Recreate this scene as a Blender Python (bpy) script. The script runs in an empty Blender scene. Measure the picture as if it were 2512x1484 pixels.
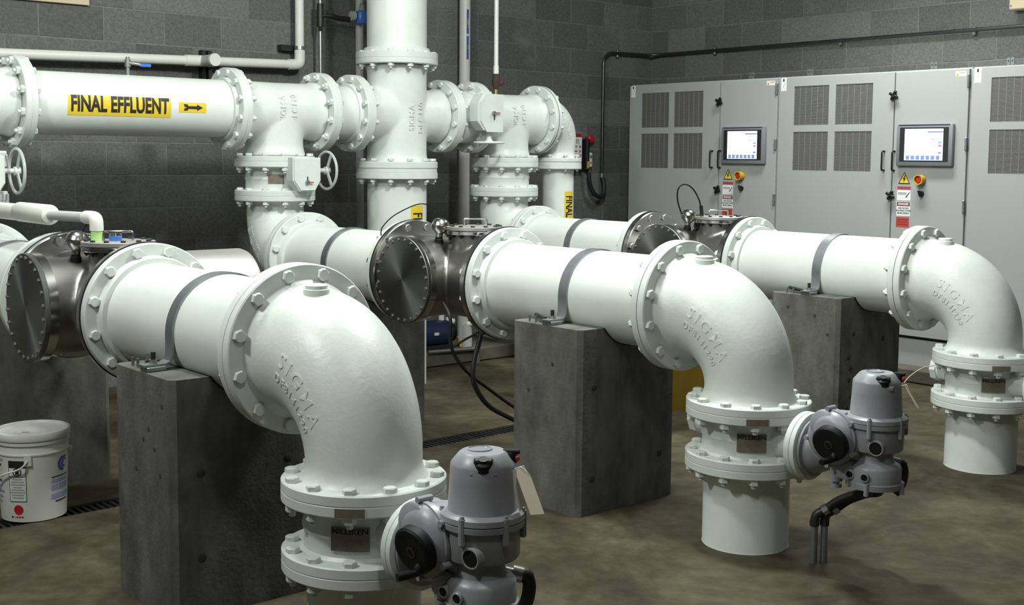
import bpy, bmesh, math, random
from mathutils import Vector as V, Matrix
random.seed(7)
scene = bpy.context.scene
COL = scene.collection
PI = math.pi

# ------------------------------------------------------------------ camera
cam_d = bpy.data.cameras.new('camera'); cam = bpy.data.objects.new('camera', cam_d); COL.objects.link(cam)
F, PX, PY = 2978.7, 1252.7, 649.3
YAW, PITCH, ROLL = .718, .0889, .0080
fw = V((math.sin(YAW)*math.cos(PITCH), math.cos(YAW)*math.cos(PITCH), -math.sin(PITCH)))
rt = V((math.cos(YAW), -math.sin(YAW), 0)); up = rt.cross(fw)
r2 = math.cos(ROLL)*rt + math.sin(ROLL)*up; u2 = -math.sin(ROLL)*rt + math.cos(ROLL)*up
M = Matrix((r2, u2, -fw)).transposed().to_4x4(); M.translation = V((-1.978, -2.9104, 1.5059))
cam.matrix_world = M
cam_d.sensor_fit = 'HORIZONTAL'; cam_d.sensor_width = 36
cam_d.lens = F/2512*36; cam_d.shift_x = (1256-PX)/2512; cam_d.shift_y = (PY-742)/2512
cam_d.clip_start = .05; cam_d.clip_end = 60
scene.camera = cam

# ------------------------------------------------------------------ light
w = bpy.data.worlds.new('world'); scene.world = w; w.use_nodes = True
w.node_tree.nodes['Background'].inputs[0].default_value = (.55, .60, .62, 1)
w.node_tree.nodes['Background'].inputs[1].default_value = .02
LZ = 3.78
LAMPS = [  # x, y, size x, size y, watts : ceiling fluorescent fixtures
    (-.3, 1.5, .30, 1.25, 52), (2.2, 1.5, .30, 1.25, 12), (4.7, 1.5, .30, 1.25, 54)]
for (lx, ly, sx, sy, wt) in LAMPS:
    ld = bpy.data.lights.new('ceiling_lamp_light', 'AREA'); ld.shape = 'RECTANGLE'; ld.size = sx; ld.size_y = sy
    ld.energy = wt; ld.color = (.95, 1.0, .96)
    ld.spread = math.radians(180 if lx < 4 else 118)
    lo = bpy.data.objects.new('ceiling_lamp_light', ld); COL.objects.link(lo); lo.location = (lx, ly, LZ)
PENDANTS = [(-2.3, .70, 3.50, 190), (1.7, .50, 3.50, 250), (-.9, -1.8, 3.50, 55)]   # bare hanging lamps, shining all round
for (lx, ly, lz, wt) in PENDANTS:
    ld = bpy.data.lights.new('pendant_lamp_light', 'POINT'); ld.shadow_soft_size = .16; ld.energy = wt; ld.color = (.95, 1.0, .96)
    lo = bpy.data.objects.new('pendant_lamp_light', ld); COL.objects.link(lo); lo.location = (lx, ly, lz)
vs = scene.view_settings
vs.view_transform = 'Standard'; vs.look = 'None'; vs.gamma = 1; vs.use_curve_mapping = False
vs.exposure = .36

# ------------------------------------------------------------------ materials
def mat(name, col, rough=.5, metal=0, noise=0, nscale=8, bump=0, bscale=60, spec=.5, emit=None, col2=None, objvar=0, aniso=0, streak=0, stain=None):
    m = bpy.data.materials.new(name); m.use_nodes = True
    nt = m.node_tree; N = nt.nodes; L = nt.links; b = N['Principled BSDF']
    b.inputs['Base Color'].default_value = (*col, 1); b.inputs['Roughness'].default_value = rough
    b.inputs['Metallic'].default_value = metal; b.inputs['Specular IOR Level'].default_value = spec
    tc = N.new('ShaderNodeTexCoord'); src = tc.outputs['Object']
    if objvar:
        oi = N.new('ShaderNodeObjectInfo'); vm = N.new('ShaderNodeVectorMath'); vm.operation = 'ADD'
        sc = N.new('ShaderNodeVectorMath'); sc.operation = 'SCALE'; sc.inputs[0].default_value = (17, 31, 23)
        L.new(oi.outputs['Random'], sc.inputs['Scale']); L.new(src, vm.inputs[0]); L.new(sc.outputs[0], vm.inputs[1]); src = vm.outputs[0]
    out = None
    if noise:
        if streak:
            mp = N.new('ShaderNodeMapping'); mp.inputs['Scale'].default_value = (1, 1, streak); L.new(src, mp.inputs[0]); s2 = mp.outputs[0]
        else: s2 = src
        n1 = N.new('ShaderNodeTexNoise'); n1.inputs['Scale'].default_value = nscale; n1.inputs['Detail'].default_value = 6
        n1.inputs['Roughness'].default_value = .65; L.new(s2, n1.inputs['Vector'])
        r = N.new('ShaderNodeValToRGB'); r.color_ramp.elements[0].position = .3; r.color_ramp.elements[1].position = .72
        c2 = col2 or tuple(c*(1-noise) for c in col)
        r.color_ramp.elements[0].color = (*c2, 1); r.color_ramp.elements[1].color = (*col, 1)
        L.new(n1.outputs['Fac'], r.inputs['Fac']); out = r.outputs['Color']
    if objvar:
        hs = N.new('ShaderNodeHueSaturation')
        mr = N.new('ShaderNodeMapRange'); mr.inputs['To Min'].default_value = 1-objvar; mr.inputs['To Max'].default_value = 1+objvar
        L.new(oi.outputs['Random'], mr.inputs['Value']); L.new(mr.outputs[0], hs.inputs['Value'])
        if out: L.new(out, hs.inputs['Color'])
        else: hs.inputs['Color'].default_value = (*col, 1)
        out = hs.outputs['Color']
    if stain:
        ge = N.new('ShaderNodeNewGeometry'); n3 = N.new('ShaderNodeTexNoise'); n3.inputs['Scale'].default_value = stain[3]; n3.inputs['Detail'].default_value = 7; n3.inputs['Roughness'].default_value = .7
        L.new(ge.outputs['Position'], n3.inputs['Vector']); m3 = N.new('ShaderNodeMapRange'); m3.inputs['From Min'].default_value = stain[4]; m3.inputs['From Max'].default_value = stain[5]; m3.inputs['To Max'].default_value = .6
        L.new(n3.outputs['Fac'], m3.inputs['Value']); mx = N.new('ShaderNodeMix'); mx.data_type = 'RGBA'; L.new(m3.outputs[0], mx.inputs[0]); L.new(out, mx.inputs[6]); mx.inputs[7].default_value = (*stain[:3], 1); out = mx.outputs[2]
    if out: L.new(out, b.inputs['Base Color'])
    if bump:
        n2 = N.new('ShaderNodeTexNoise'); n2.inputs['Scale'].default_value = bscale; n2.inputs['Detail'].default_value = 4; L.new(src, n2.inputs['Vector'])
        bp = N.new('ShaderNodeBump'); bp.inputs['Strength'].default_value = bump; bp.inputs['Distance'].default_value = .01
        L.new(n2.outputs['Fac'], bp.inputs['Height']); L.new(bp.outputs['Normal'], b.inputs['Normal'])
    if emit:
        b.inputs['Emission Color'].default_value = (*emit[:3], 1); b.inputs['Emission Strength'].default_value = emit[3]
    return m
WHITE = mat('white_paint', (.71, .75, .705), .40, noise=.10, nscale=5, bump=.03, bscale=30)
CAST = mat('white_painted_casting', (.69, .73, .685), .40, noise=.12, nscale=6, bump=.10, bscale=55)
FLG = mat('white_painted_flange', (.66, .70, .665), .45, noise=.12, nscale=9, bump=.05, bscale=60)
PVC = mat('pvc_plastic', (.78, .77, .71), .42, noise=.08, nscale=4)
PVCG = mat('aged_pvc_plastic', (.50, .51, .49), .5, noise=.15, nscale=4)
STEEL = mat('stainless_steel', (.35, .34, .32), .40, 1, noise=.25, nscale=3, bump=.02, bscale=120)
SATIN_LIT = mat('ceiling_lit_satin_steel', (.62, .60, .58), .48, .9, noise=.12, nscale=5)  # rougher, paler steel; ceiling reflection on drum and hatch covers put into colour
STEELB = mat('bright_stainless', (.55, .54, .53), .20, 1, noise=.15, nscale=10)
GALV = mat('galvanized_steel', (.36, .39, .41), .42, .85, noise=.25, nscale=14)
ZINC = mat('zinc_bolt', (.42, .42, .40), .35, .9)
BLACK = mat('black_rubber', (.012, .012, .013), .6)
BLACKP = mat('black_plastic', (.007, .007, .008), .5, spec=.25)
CONDUIT = mat('weathered_conduit', (.13, .135, .135), .33, .9, noise=.3, nscale=10)
DARK = mat('dark_steel', (.05, .05, .05), .45, .6, noise=.3, nscale=20)
RUST = mat('rusty_iron', (.085, .050, .035), .8, .2, noise=.5, nscale=30, bump=.3)
GREY = mat('grey_enamel', (.285, .29, .315), .36, noise=.10, nscale=10, bump=.05, bscale=50)
CABM = mat('cabinet_grey_paint', (.33, .34, .335), .55, noise=.04, nscale=3, bump=.02, bscale=200)
CABT = mat('cabinet_shadow_gap', (.02, .02, .02), .8)
GRILL = mat('grille_slat', (.17, .165, .155), .6)
GRILLD = mat('grille_back', (.045, .043, .040), .8)
CONC = mat('pedestal_concrete', (.165, .164, .140), .88, noise=.62, nscale=9, bump=.16, bscale=60, streak=.45, stain=(.05, .047, .036, 2.6, .52, .66))
PAD = mat('pad_concrete', (.11, .098, .072), .9, noise=.45, nscale=7, bump=.3)
CMU = mat('masonry_block', (.185, .187, .176), .95, noise=.45, nscale=60, bump=.5, bscale=150, objvar=.22, stain=(.34, .345, .33, 2.0, .60, .80))
MORT = mat('mortar', (.225, .225, .215), .95, noise=.35, nscale=12, bump=.4, bscale=80)
DARKC = mat('concrete_void', (.035, .033, .028), .95)
YEL = mat('yellow_marker_vinyl', (.72, .52, .03), .45)
BINM = mat('yellow_bin_plastic', (.26, .165, .008), .55, noise=.2, nscale=5)
YELP = mat('yellow_plastic', (.55, .37, .02), .5, noise=.15, nscale=5)
INK = mat('black_ink', (.012, .012, .012), .55)
BLUE = mat('blue_enamel', (.04, .16, .52), .35)
BLUED = mat('dark_blue_enamel', (.012, .020, .060), .4)
BLUEI = mat('blue_ink', (.05, .09, .40), .5)
BLUEL = mat('pale_blue_ink', (.30, .36, .55), .5)
RED = mat('red_plastic', (.45, .015, .02), .4)
REDI = mat('red_ink', (.42, .05, .04), .55)
PINKI = mat('faded_red_ink', (.45, .12, .15), .55)
GREEN = mat('green_tape', (.42, .72, .22), .55)
PAPER = mat('manila_card', (.82, .72, .55), .7, noise=.1, nscale=20)
LABELW = mat('white_label', (.72, .72, .70), .5)
LABELG = mat('grey_print', (.36, .36, .36), .6)
BEIGE = mat('beige_panel', (.60, .50, .34), .6)
PLATE = mat('nameplate_metal', (.24, .21, .165), .45, .35, noise=.4, nscale=40)
BEZ = mat('bezel_grey', (.17, .18, .195), .5)
SCR = mat('lit_screen', (.6, .7, .8), .3, emit=(.80, .90, 1.0, 1.15))
SCRB = mat('screen_blue', (.1, .15, .4), .3, emit=(.20, .28, .60, .6))
SCRT = mat('screen_teal', (.1, .3, .3), .3, emit=(.20, .50, .50, .6))
SCRM = mat('screen_magenta', (.4, .1, .3), .3, emit=(.55, .20, .42, .6))
PAIL = mat('pail_plastic', (.66, .66, .62), .45, noise=.06, nscale=6)
GLASSM = mat('dial_window', (.28, .29, .33), .12)
BRASS = mat('brass_bright', (.55, .40, .15), .35, .9)

def floor_mat():
    m = bpy.data.materials.new('floor_concrete'); m.use_nodes = True; nt = m.node_tree; N = nt.nodes; L = nt.links; b = N['Principled BSDF']
    tc = N.new('ShaderNodeTexCoord')
    n1 = N.new('ShaderNodeTexNoise'); n1.inputs['Scale'].default_value = 2.2; n1.inputs['Detail'].default_value = 10; n1.inputs['Roughness'].default_value = .68; n1.inputs['Distortion'].default_value = .5
    n2 = N.new('ShaderNodeTexNoise'); n2.inputs['Scale'].default_value = 14; n2.inputs['Detail'].default_value = 6
    for n in (n1, n2): L.new(tc.outputs['Object'], n.inputs['Vector'])
    r1 = N.new('ShaderNodeValToRGB'); e = r1.color_ramp.elements
    e[0].position = .32; e[0].color = (.026, .021, .011, 1); e[1].position = .72; e[1].color = (.120, .104, .063, 1)
    x = r1.color_ramp.elements.new(.5); x.color = (.062, .052, .030, 1)
    L.new(n1.outputs['Fac'], r1.inputs['Fac'])
    mx = N.new('ShaderNodeMix'); mx.data_type = 'RGBA'; mx.blend_type = 'OVERLAY'; mx.inputs[0].default_value = .45
    L.new(r1.outputs['Color'], mx.inputs[6]); L.new(n2.outputs['Fac'], mx.inputs[7]); L.new(mx.outputs[2], b.inputs['Base Color'])
    mr = N.new('ShaderNodeMapRange'); b.inputs['Specular IOR Level'].default_value = .22; mr.inputs['To Min'].default_value = .62; mr.inputs['To Max'].default_value = .9
    L.new(n1.outputs['Fac'], mr.inputs['Value']); L.new(mr.outputs[0], b.inputs['Roughness'])
    bp = N.new('ShaderNodeBump'); bp.inputs['Strength'].default_value = .12; bp.inputs['Distance'].default_value = .01
    L.new(n2.outputs['Fac'], bp.inputs['Height']); L.new(bp.outputs['Normal'], b.inputs['Normal'])
    return m
FLOORM = floor_mat()

def plate_mat():   # turned stainless end plate: concentric machining marks, so the highlight fans out from the centre
    m = bpy.data.materials.new('turned_stainless'); m.use_nodes = True; nt = m.node_tree; N = nt.nodes; L = nt.links; b = N['Principled BSDF']
    b.inputs['Base Color'].default_value = (.24, .24, .235, 1); b.inputs['Metallic'].default_value = 1; b.inputs['Roughness'].default_value = .36
    b.inputs['Anisotropic'].default_value = .85
    tg = N.new('ShaderNodeTangent'); tg.direction_type = 'RADIAL'; tg.axis = 'X'; L.new(tg.outputs[0], b.inputs['Tangent'])
    return m
TURNED = plate_mat()

# ------------------------------------------------------------------ mesh building
def frame(d):
    d = V(d).normalized(); a = V((0, 0, 1)) if abs(d.z) < .9 else V((0, 1, 0))
    e1 = a.cross(d).normalized(); e2 = d.cross(e1); return d, e1, e2
class MB:
    def __init__(s): s.v = []; s.f = []
    def lathe(s, o, d, prof, seg=48, caps=(1, 1)):
        d, e1, e2 = frame(d); o = V(o); n0 = len(s.v)
        for (h, r) in prof:
            for k in range(seg):
                a = 2*PI*k/seg; s.v.append(o+d*h+(e1*math.cos(a)+e2*math.sin(a))*r)
        for i in range(len(prof)-1):
            for k in range(seg):
                a = n0+i*seg+k; b = n0+i*seg+(k+1) % seg; s.f.append((a, b, b+seg, a+seg))
        if caps[0]: s.f.append(tuple(n0+k for k in reversed(range(seg))))
        if caps[1]: s.f.append(tuple(n0+(len(prof)-1)*seg+k for k in range(seg)))
        return s
    def cyl(s, a, b, r, seg=32, r1=None):
        a = V(a); b = V(b); return s.lathe(a, b-a, [(0, r), ((b-a).length, r if r1 is None else r1)], seg)
    def ring(s, o, d, h, ri, ro, seg=48):
        return s.lathe(o, d, [(0, ri), (0, ro), (h, ro), (h, ri), (0, ri)], seg, (0, 0))
    def tube(s, pts, r, seg=12, caps=True):
        pts = [V(p) for p in pts]; n = len(pts); rr = r if isinstance(r, (list, tuple)) else [r]*n
        n0 = len(s.v); t0 = (pts[1]-pts[0]).normalized(); _, e1, e2 = frame(t0); prev = t0
        for i, p in enumerate(pts):
            t = (pts[min(i+1, n-1)]-pts[max(i-1, 0)]).normalized()
            q = prev.rotation_difference(t); e1 = q @ e1; e2 = q @ e2; prev = t
            for k in range(seg):
                a = 2*PI*k/seg; s.v.append(p+(e1*math.cos(a)+e2*math.sin(a))*rr[i])
        for i in range(n-1):
            for k in range(seg):
                a = n0+i*seg+k; b = n0+i*seg+(k+1) % seg; s.f.append((a, b, b+seg, a+seg))
        if caps:
            s.f.append(tuple(n0+k for k in reversed(range(seg)))); s.f.append(tuple(n0+(n-1)*seg+k for k in range(seg)))
        return s
    def box(s, lo, hi, bev=0, seg=1):
        lo = V(lo); hi = V(hi)
        return s.obox((lo+hi)/2, (1, 0, 0), (0, 1, 0), (0, 0, 1), (hi-lo), bev, seg)
    def obox(s, c, ex, ey, ez, size, bev=0, seg=1):
        c = V(c); ex = V(ex).normalized(); ey = V(ey).normalized(); ez = V(ez).normalized(); n0 = len(s.v)
        if not bev:
            for k in range(8):
                s.v.append(c+ex*size[0]*((k & 1)-.5)+ey*size[1]*((k >> 1 & 1)-.5)+ez*size[2]*((k >> 2 & 1)-.5))
            for f in ((0, 2, 3, 1), (4, 5, 7, 6), (0, 1, 5, 4), (2, 6, 7, 3), (0, 4, 6, 2), (1, 3, 7, 5)): s.f.append(tuple(n0+i for i in f))
        else:
            bm = bmesh.new(); bmesh.ops.create_cube(bm, size=1); bmesh.ops.scale(bm, vec=size, verts=bm.verts)
            bmesh.ops.bevel(bm, geom=bm.edges[:], offset=bev, segments=seg, affect='EDGES', profile=.5)
            bm.verts.index_update()
            for v in bm.verts: s.v.append(c+ex*v.co.x+ey*v.co.y+ez*v.co.z)
            for f in bm.faces: s.f.append(tuple(n0+v.index for v in f.verts))
            bm.free()
        return s
    def prism(s, poly, o, ex, ey, ez, h):
        o = V(o); ex = V(ex); ey = V(ey); ez = V(ez); n0 = len(s.v); n = len(poly)
        for hh in (0, h):
            for (a, b) in poly: s.v.append(o+ex*a+ey*b+ez*hh)
        s.f.append(tuple(n0+k for k in reversed(range(n)))); s.f.append(tuple(n0+n+k for k in range(n)))
        for k in range(n): s.f.append((n0+k, n0+(k+1) % n, n0+n+(k+1) % n, n0+n+k))
        return s
    def raw(s, vs, fs):
        n0 = len(s.v); s.v += [V(v) for v in vs]; s.f += [tuple(n0+i for i in f) for f in fs]; return s
    def mesh(s, name, m, loc=(0, 0, 0), ang=35):
        me = bpy.data.meshes.new(name); l = V(loc)
        me.from_pydata([tuple(v-l) for v in s.v], [], s.f); me.materials.append(m)
        if ang is not None:
            me.shade_smooth(); me.set_sharp_from_angle(angle=math.radians(ang))
        me.update(); return me
def link(name, data, parent=None, loc=None):
    o = bpy.data.objects.new(name, data); COL.objects.link(o)
    if parent: o.parent = parent
    if loc is not None: o.location = loc
    return o
class Thing:
    """an Empty at the thing's base; parts are given in world coordinates"""
    def __init__(s, name, label, cat, loc, group=None):
        s.loc = V(loc); s.o = link(name, None, None, loc); s.o.empty_display_size = .05
        s.o['label'] = label; s.o['category'] = cat
        if group: s.o['group'] = group
    def add(s, mb, name, m, parent=None, label=None, ang=35, remesh=0, smooth=8):
        o = link(name, mb.mesh(name, m, s.loc, ang), parent or s.o)
        if label: o['label'] = label
        if remesh:
            md = o.modifiers.new('remesh', 'REMESH'); md.mode = 'VOXEL'; md.voxel_size = remesh; md.use_smooth_shade = True
            ms = o.modifiers.new('smooth', 'SMOOTH'); ms.factor = .6; ms.iterations = smooth
        return o
    def inst(s, name, me, loc, rot=None, parent=None):
        o = link(name, me, parent or s.o, V(loc)-s.loc)
        if rot is not None: o.rotation_mode = 'QUATERNION'; o.rotation_quaternion = rot
        return o
def single(name, mb, m, label, cat, group=None, loc=(0, 0, 0), ang=35):
    o = link(name, mb.mesh(name, m, loc, ang), None, loc); o['label'] = label; o['category'] = cat
    if group: o['group'] = group
    return o
def struct(name, mb, m, ang=None, parent=None):
    o = link(name, mb.mesh(name, m, (0, 0, 0), ang), parent)
    if not parent: o['kind'] = 'structure'
    return o

_bolts = {}
def bolt_mesh(size, grip, m, headonly=False):
    key = (round(size, 4), round(grip, 4), m.name, headonly)
    if key in _bolts: return _bolts[key]
    b = MB(); R = size/1.732; rings = []
    hx = lambda r: [r if q % 2 == 0 else r*.866 for q in range(12)]
    ci = lambda r: [r]*12
    if not headonly:
        rings += [(-grip/2-size*.95, ci(size*.24)), (-grip/2-size*.90, ci(size*.28)), (-grip/2-size*.55, ci(size*.28)), (-grip/2-size*.55, hx(R)), (-grip/2, hx(R)), (-grip/2, ci(size*.28))]
    rings += [(grip/2-.004, ci(size*.28)), (grip/2, ci(size*.28)), (grip/2, hx(R)), (grip/2+size*.34, hx(R)), (grip/2+size*.42, ci(R*.80))]
    for (h, rr) in rings:
        for q in range(12): b.v.append(V((rr[q]*math.cos(PI/6*q+.3), rr[q]*math.sin(PI/6*q+.3), h)))
    for q in range(len(rings)-1):
        for w_ in range(12): b.f.append((q*12+w_, q*12+(w_+1) % 12, q*12+12+(w_+1) % 12, q*12+12+w_))
    b.f.append(tuple(reversed(range(12)))); b.f.append(tuple(range(len(b.v)-12, len(b.v))))
    me = b.mesh('bolt', m, (0, 0, 0), 30); _bolts[key] = me; return me
def bolts(T, c, d, rb, n, grip, size=.036, m=None, off=.5, headonly=False, parent=None, name='bolt'):
    d, e1, e2 = frame(d); me = bolt_mesh(size, grip, m or FLG, headonly); c = V(c)
    q0 = V((0, 0, 1)).rotation_difference(d)
    for k in range(n):
        a = 2*PI*(k+off)/n
        T.inst(name, me, c+(e1*math.cos(a)+e2*math.sin(a))*rb, q0, parent)
def flange(T, c, d, thick, R, rin, m=None, hub=None, name='flange', back=0):
    """plate whose mating face is at c, body extends along -d; hub = (radius, length) behind it"""
    b = MB(); e = .004
    prof = [(-thick, rin), (-thick, R-e), (-thick+e, R), (-e*.6, R), (0, R-e*.6), (0, rin)]
    b.lathe(c, d, prof, 72, (0, 0))
    if hub: b.lathe(c, d, [(-thick-hub[1], rin-.001), (-thick-hub[1], hub[0]-.004), (-thick-hub[1]+.006, hub[0]), (-thick, hub[0]+.004)], 72, (0, 0))
    return T.add(b, name, m or FLG, ang=28)
_txt = {}
def text_geo(txt, size=1, bold=0, depth=0, sx=1, cell=0, space=1):
    key = (txt, size, bold, depth, sx, cell, space)
    if key in _txt: return _txt[key]
    c = bpy.data.curves.new('text', 'FONT'); c.body = txt; c.space_character = space; c.size = size; c.offset = bold; c.extrude = depth; c.align_x = 'CENTER'; c.align_y = 'CENTER'; c.resolution_u = 3
    o = bpy.data.objects.new('text', c); COL.objects.link(o)
    bpy.context.view_layer.update()
    me = bpy.data.meshes.new_from_object(o.evaluated_get(bpy.context.evaluated_depsgraph_get()))
    if cell:
        bm = bmesh.new(); bm.from_mesh(me)
        for ax in (0, 1):
            lo = min(v.co[ax] for v in bm.verts); hi = max(v.co[ax] for v in bm.verts); n = int((hi-lo)/cell)
            for q in range(1, n+1):
                p = [0, 0, 0]; p[ax] = lo+q*(hi-lo)/(n+1); nn = [0, 0, 0]; nn[ax] = 1
                bmesh.ops.bisect_plane(bm, geom=bm.verts[:]+bm.edges[:]+bm.faces[:], plane_co=p, plane_no=nn)
        bm.to_mesh(me); bm.free()
    vs = [(v.co.x*sx, v.co.y, v.co.z) for v in me.vertices]; fs = [tuple(p.vertices) for p in me.polygons]
    bpy.data.objects.remove(o); bpy.data.curves.remove(c); bpy.data.meshes.remove(me)
    _txt[key] = (vs, fs); return vs, fs
def text_on(fn, txt, size, bold=0, depth=0, sx=1, lift=0, cell=0, space=1):
    """fn(x, y, z) maps text-plane coordinates to world"""
    vs, fs = text_geo(txt, size, bold, depth, sx, cell, space)
    return MB().raw([fn(x, y, z+lift) for (x, y, z) in vs], fs)
def plane_map(o, ex, ey):
    o = V(o); ex = V(ex).normalized(); ey = V(ey).normalized(); n = ex.cross(ey)
    return lambda x, y, z: o+ex*x+ey*y+n*z
def cyl_map(o, axis, start, R):
    """text runs along axis, wraps around; start = outward direction at text centre, text up = axis x start ... """
    ax = V(axis).normalized(); st = V(start).normalized(); tv = st.cross(ax); o = V(o)
    def f(x, y, z):
        a = y/R; d = st*math.cos(a)+tv*math.sin(a); return o+ax*x+d*(R+z)
    return f
def wrap_map(o, axis, start, R):
    """text runs around the cylinder, up = axis"""
    ax = V(axis).normalized(); st = V(start).normalized(); tv = ax.cross(st); o = V(o)
    def f(x, y, z):
        a = x/R; d = st*math.cos(a)+tv*math.sin(a); return o+ax*y+d*(R+z)
    return f
def patch(fn, x0, x1, y0, y1, nx=8, ny=8, th=.0008):
    vs = []; fs = []
    for L_ in (0, th):
        for j in range(ny+1):
            for i in range(nx+1): vs.append(fn(x0+(x1-x0)*i/nx, y0+(y1-y0)*j/ny, L_))
    n = (nx+1)*(ny+1)
    for j in range(ny):
        for i in range(nx):
            a = n+j*(nx+1)+i; fs.append((a, a+1, a+nx+2, a+nx+1)); a -= n; fs.append((a, a+nx+1, a+nx+2, a+1))
    for i in range(nx):
        fs.append((i, i+1, n+i+1, n+i)); a = ny*(nx+1)+i; fs.append((a+1, a, n+a, n+a+1))
    for j in range(ny):
        a = j*(nx+1); fs.append((a+nx+1, a, n+a, n+a+nx+1)); a += nx; fs.append((a, a+nx+1, n+a+nx+1, n+a))
    return MB().raw(vs, fs)
EX = V((1, 0, 0)); EY = V((0, 1, 0)); EZ = V((0, 0, 1))
# ------------------------------------------------------------------ setting
WY, WX = 4.60, 6.25      # back wall face, right wall face
fl = MB()
fl.box((-5, -6, -.3), (6.5, 2.02, 0)); fl.box((-5, 2.155, -.3), (6.5, 4.9, 0)); fl.box((-5, 2.0, -.3), (6.5, 2.2, -.12))
struct('floor', fl, FLOORM)
cl = MB(); cl.box((-5, -6, 3.95), (6.5, 4.9, 4.05)); struct('ceiling', cl, mat('ceiling_paint', (.22, .22, .21), .9))
wl = MB(); wl.box((-5.1, -6, 0), (-5, 4.9, 3.95)); struct('wall_left', wl, mat('far_block_wall', (.055, .055, .052), .95, noise=.3, nscale=6))
wf = MB(); wf.box((-5, -6.1, 0), (6.5, -6, 3.95)); struct('wall_front', wf, bpy.data.materials['far_block_wall'])
wb = MB(); wb.box((-5, WY+.002, 0), (6.45, WY+.2, 3.95)); WBACK = struct('wall_back', wb, MORT)
wr = MB(); wr.box((WX+.002, -6, 0), (WX+.2, WY+.002, 3.95)); WRIGHT = struct('wall_right', wr, MORT)
BLW, BLH, JT = .4064, .2110, .009
_bm = {}
def block_mesh(w, h, axis):
    k = (round(w, 3), round(h, 3), axis)
    if k not in _bm:
        b = MB()
        if axis == 'y': b.box((-w/2, 0, -h/2), (w/2, .05, h/2), .0015)
        else: b.box((0, -w/2, -h/2), (.05, w/2, h/2), .0015)
        _bm[k] = b.mesh('block', CMU, ang=None)
    return _bm[k]
def rows():
    z0 = 2.214-BLH*10
    yield 0, .002, z0-JT
    for k in range(0, 15): yield k+1, z0+k*BLH, z0+(k+1)*BLH-JT
for k, za, zb in rows():
    x1 = WX-.002+(BLW/2 if k % 2 else 0)
    while x1 > -.35:
        a, b_ = x1-BLW+JT, min(x1, WX-.002)
        o = link('block', block_mesh(b_-a, zb-za, 'y'), WBACK, ((a+b_)/2, WY+random.uniform(-.0012, .0012), (za+zb)/2)); x1 -= BLW
for k, za, zb in rows():
    y1 = WY-.002+(BLW/2 if k % 2 == 0 else 0)
    while y1 > (-1.2 if za > 1.9 else 3.8):
        a, b_ = y1-BLW+JT, min(y1, WY-.002)
        link('block', block_mesh(b_-a, zb-za, 'x'), WRIGHT, (WX+random.uniform(-.0012, .0012), (a+b_)/2, (za+zb)/2)); y1 -= BLW
# trench grate sections
gb = MB(); gb.box((-.297, 2.022, -.03), (.297, 2.032, -.004)); gb.box((-.297, 2.143, -.03), (.297, 2.153, -.004)); gb.box((-.297, 2.03, -.03), (-.29, 2.145, -.006)); gb.box((.29, 2.03, -.03), (.297, 2.145, -.006))
gr = MB()
for i in range(19): gr.box((-.28+i*.0305, 2.03, -.03), (-.28+i*.0305+.012, 2.145, -.006))
gm = gb.mesh('grate_frame', DARK, (0, 2.0875, -.03), None); gm2 = gr.mesh('grate_bars', DARK, (0, 2.0875, -.03), None)
for i in range(9):
    o = link('trench_grate', None, None, (-1.2+.6*i, 2.0875, -.03))
    o['label'] = 'section of dark slotted grate in the floor drain trench'; o['category'] = 'drain grate'; o['group'] = 'grate sections of the floor trench'
    link('grate_frame', gm, o); q = link('grate_bars', gm2, o); q['kind'] = 'stuff'
pd = MB(); pd.box((5.40, -1.3, 0), (6.24, 4.25, .10), .012)
single('equipment_pad', pd, PAD, 'low raised concrete pad under the row of grey cabinets', 'concrete pad', loc=(5.8, 1.5, 0))
for i, (lx, ly, sx, sy, wt) in enumerate(LAMPS):
    T = Thing('ceiling_lamp', 'long ceiling lamp over the pipes, %s' % ['above the nearest pipe run', 'above the middle pipe run', 'nearest the grey cabinets'][i], 'lamp', (lx, ly, LZ+.02), 'ceiling lamps')
    b = MB(); b.box((lx-sx/2-.02, ly-sy/2-.02, LZ+.02), (lx+sx/2+.02, ly+sy/2+.02, 3.95), .01); T.add(b, 'housing', LABELW)
for i, (lx, ly, lz, wt) in enumerate(PENDANTS):
    T = Thing('pendant_lamp', 'hanging lamp over the pipes, %s' % ['left of the nearest run', 'over the middle run', 'behind the camera'][i], 'lamp', (lx, ly, lz+.18), 'pendant lamps')
    b = MB(); b.lathe((lx, ly, lz+.18), EZ, [(0, .05), (.05, .05), (.06, .012), (3.95-lz-.18, .012)], 20); T.add(b, 'stem', LABELW)

# ------------------------------------------------------------------ pipe pieces
ZT = .9044
XA, XB, XC = 0.0, 1.8032, 3.655
T14, R14, P14, B14 = .035, .26665, .1943, .238
T12, R12, P12, B12 = .032, .2413, .1676, .2159
T8, R8, P8, B8 = .028, .1715, .1150, .149

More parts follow.
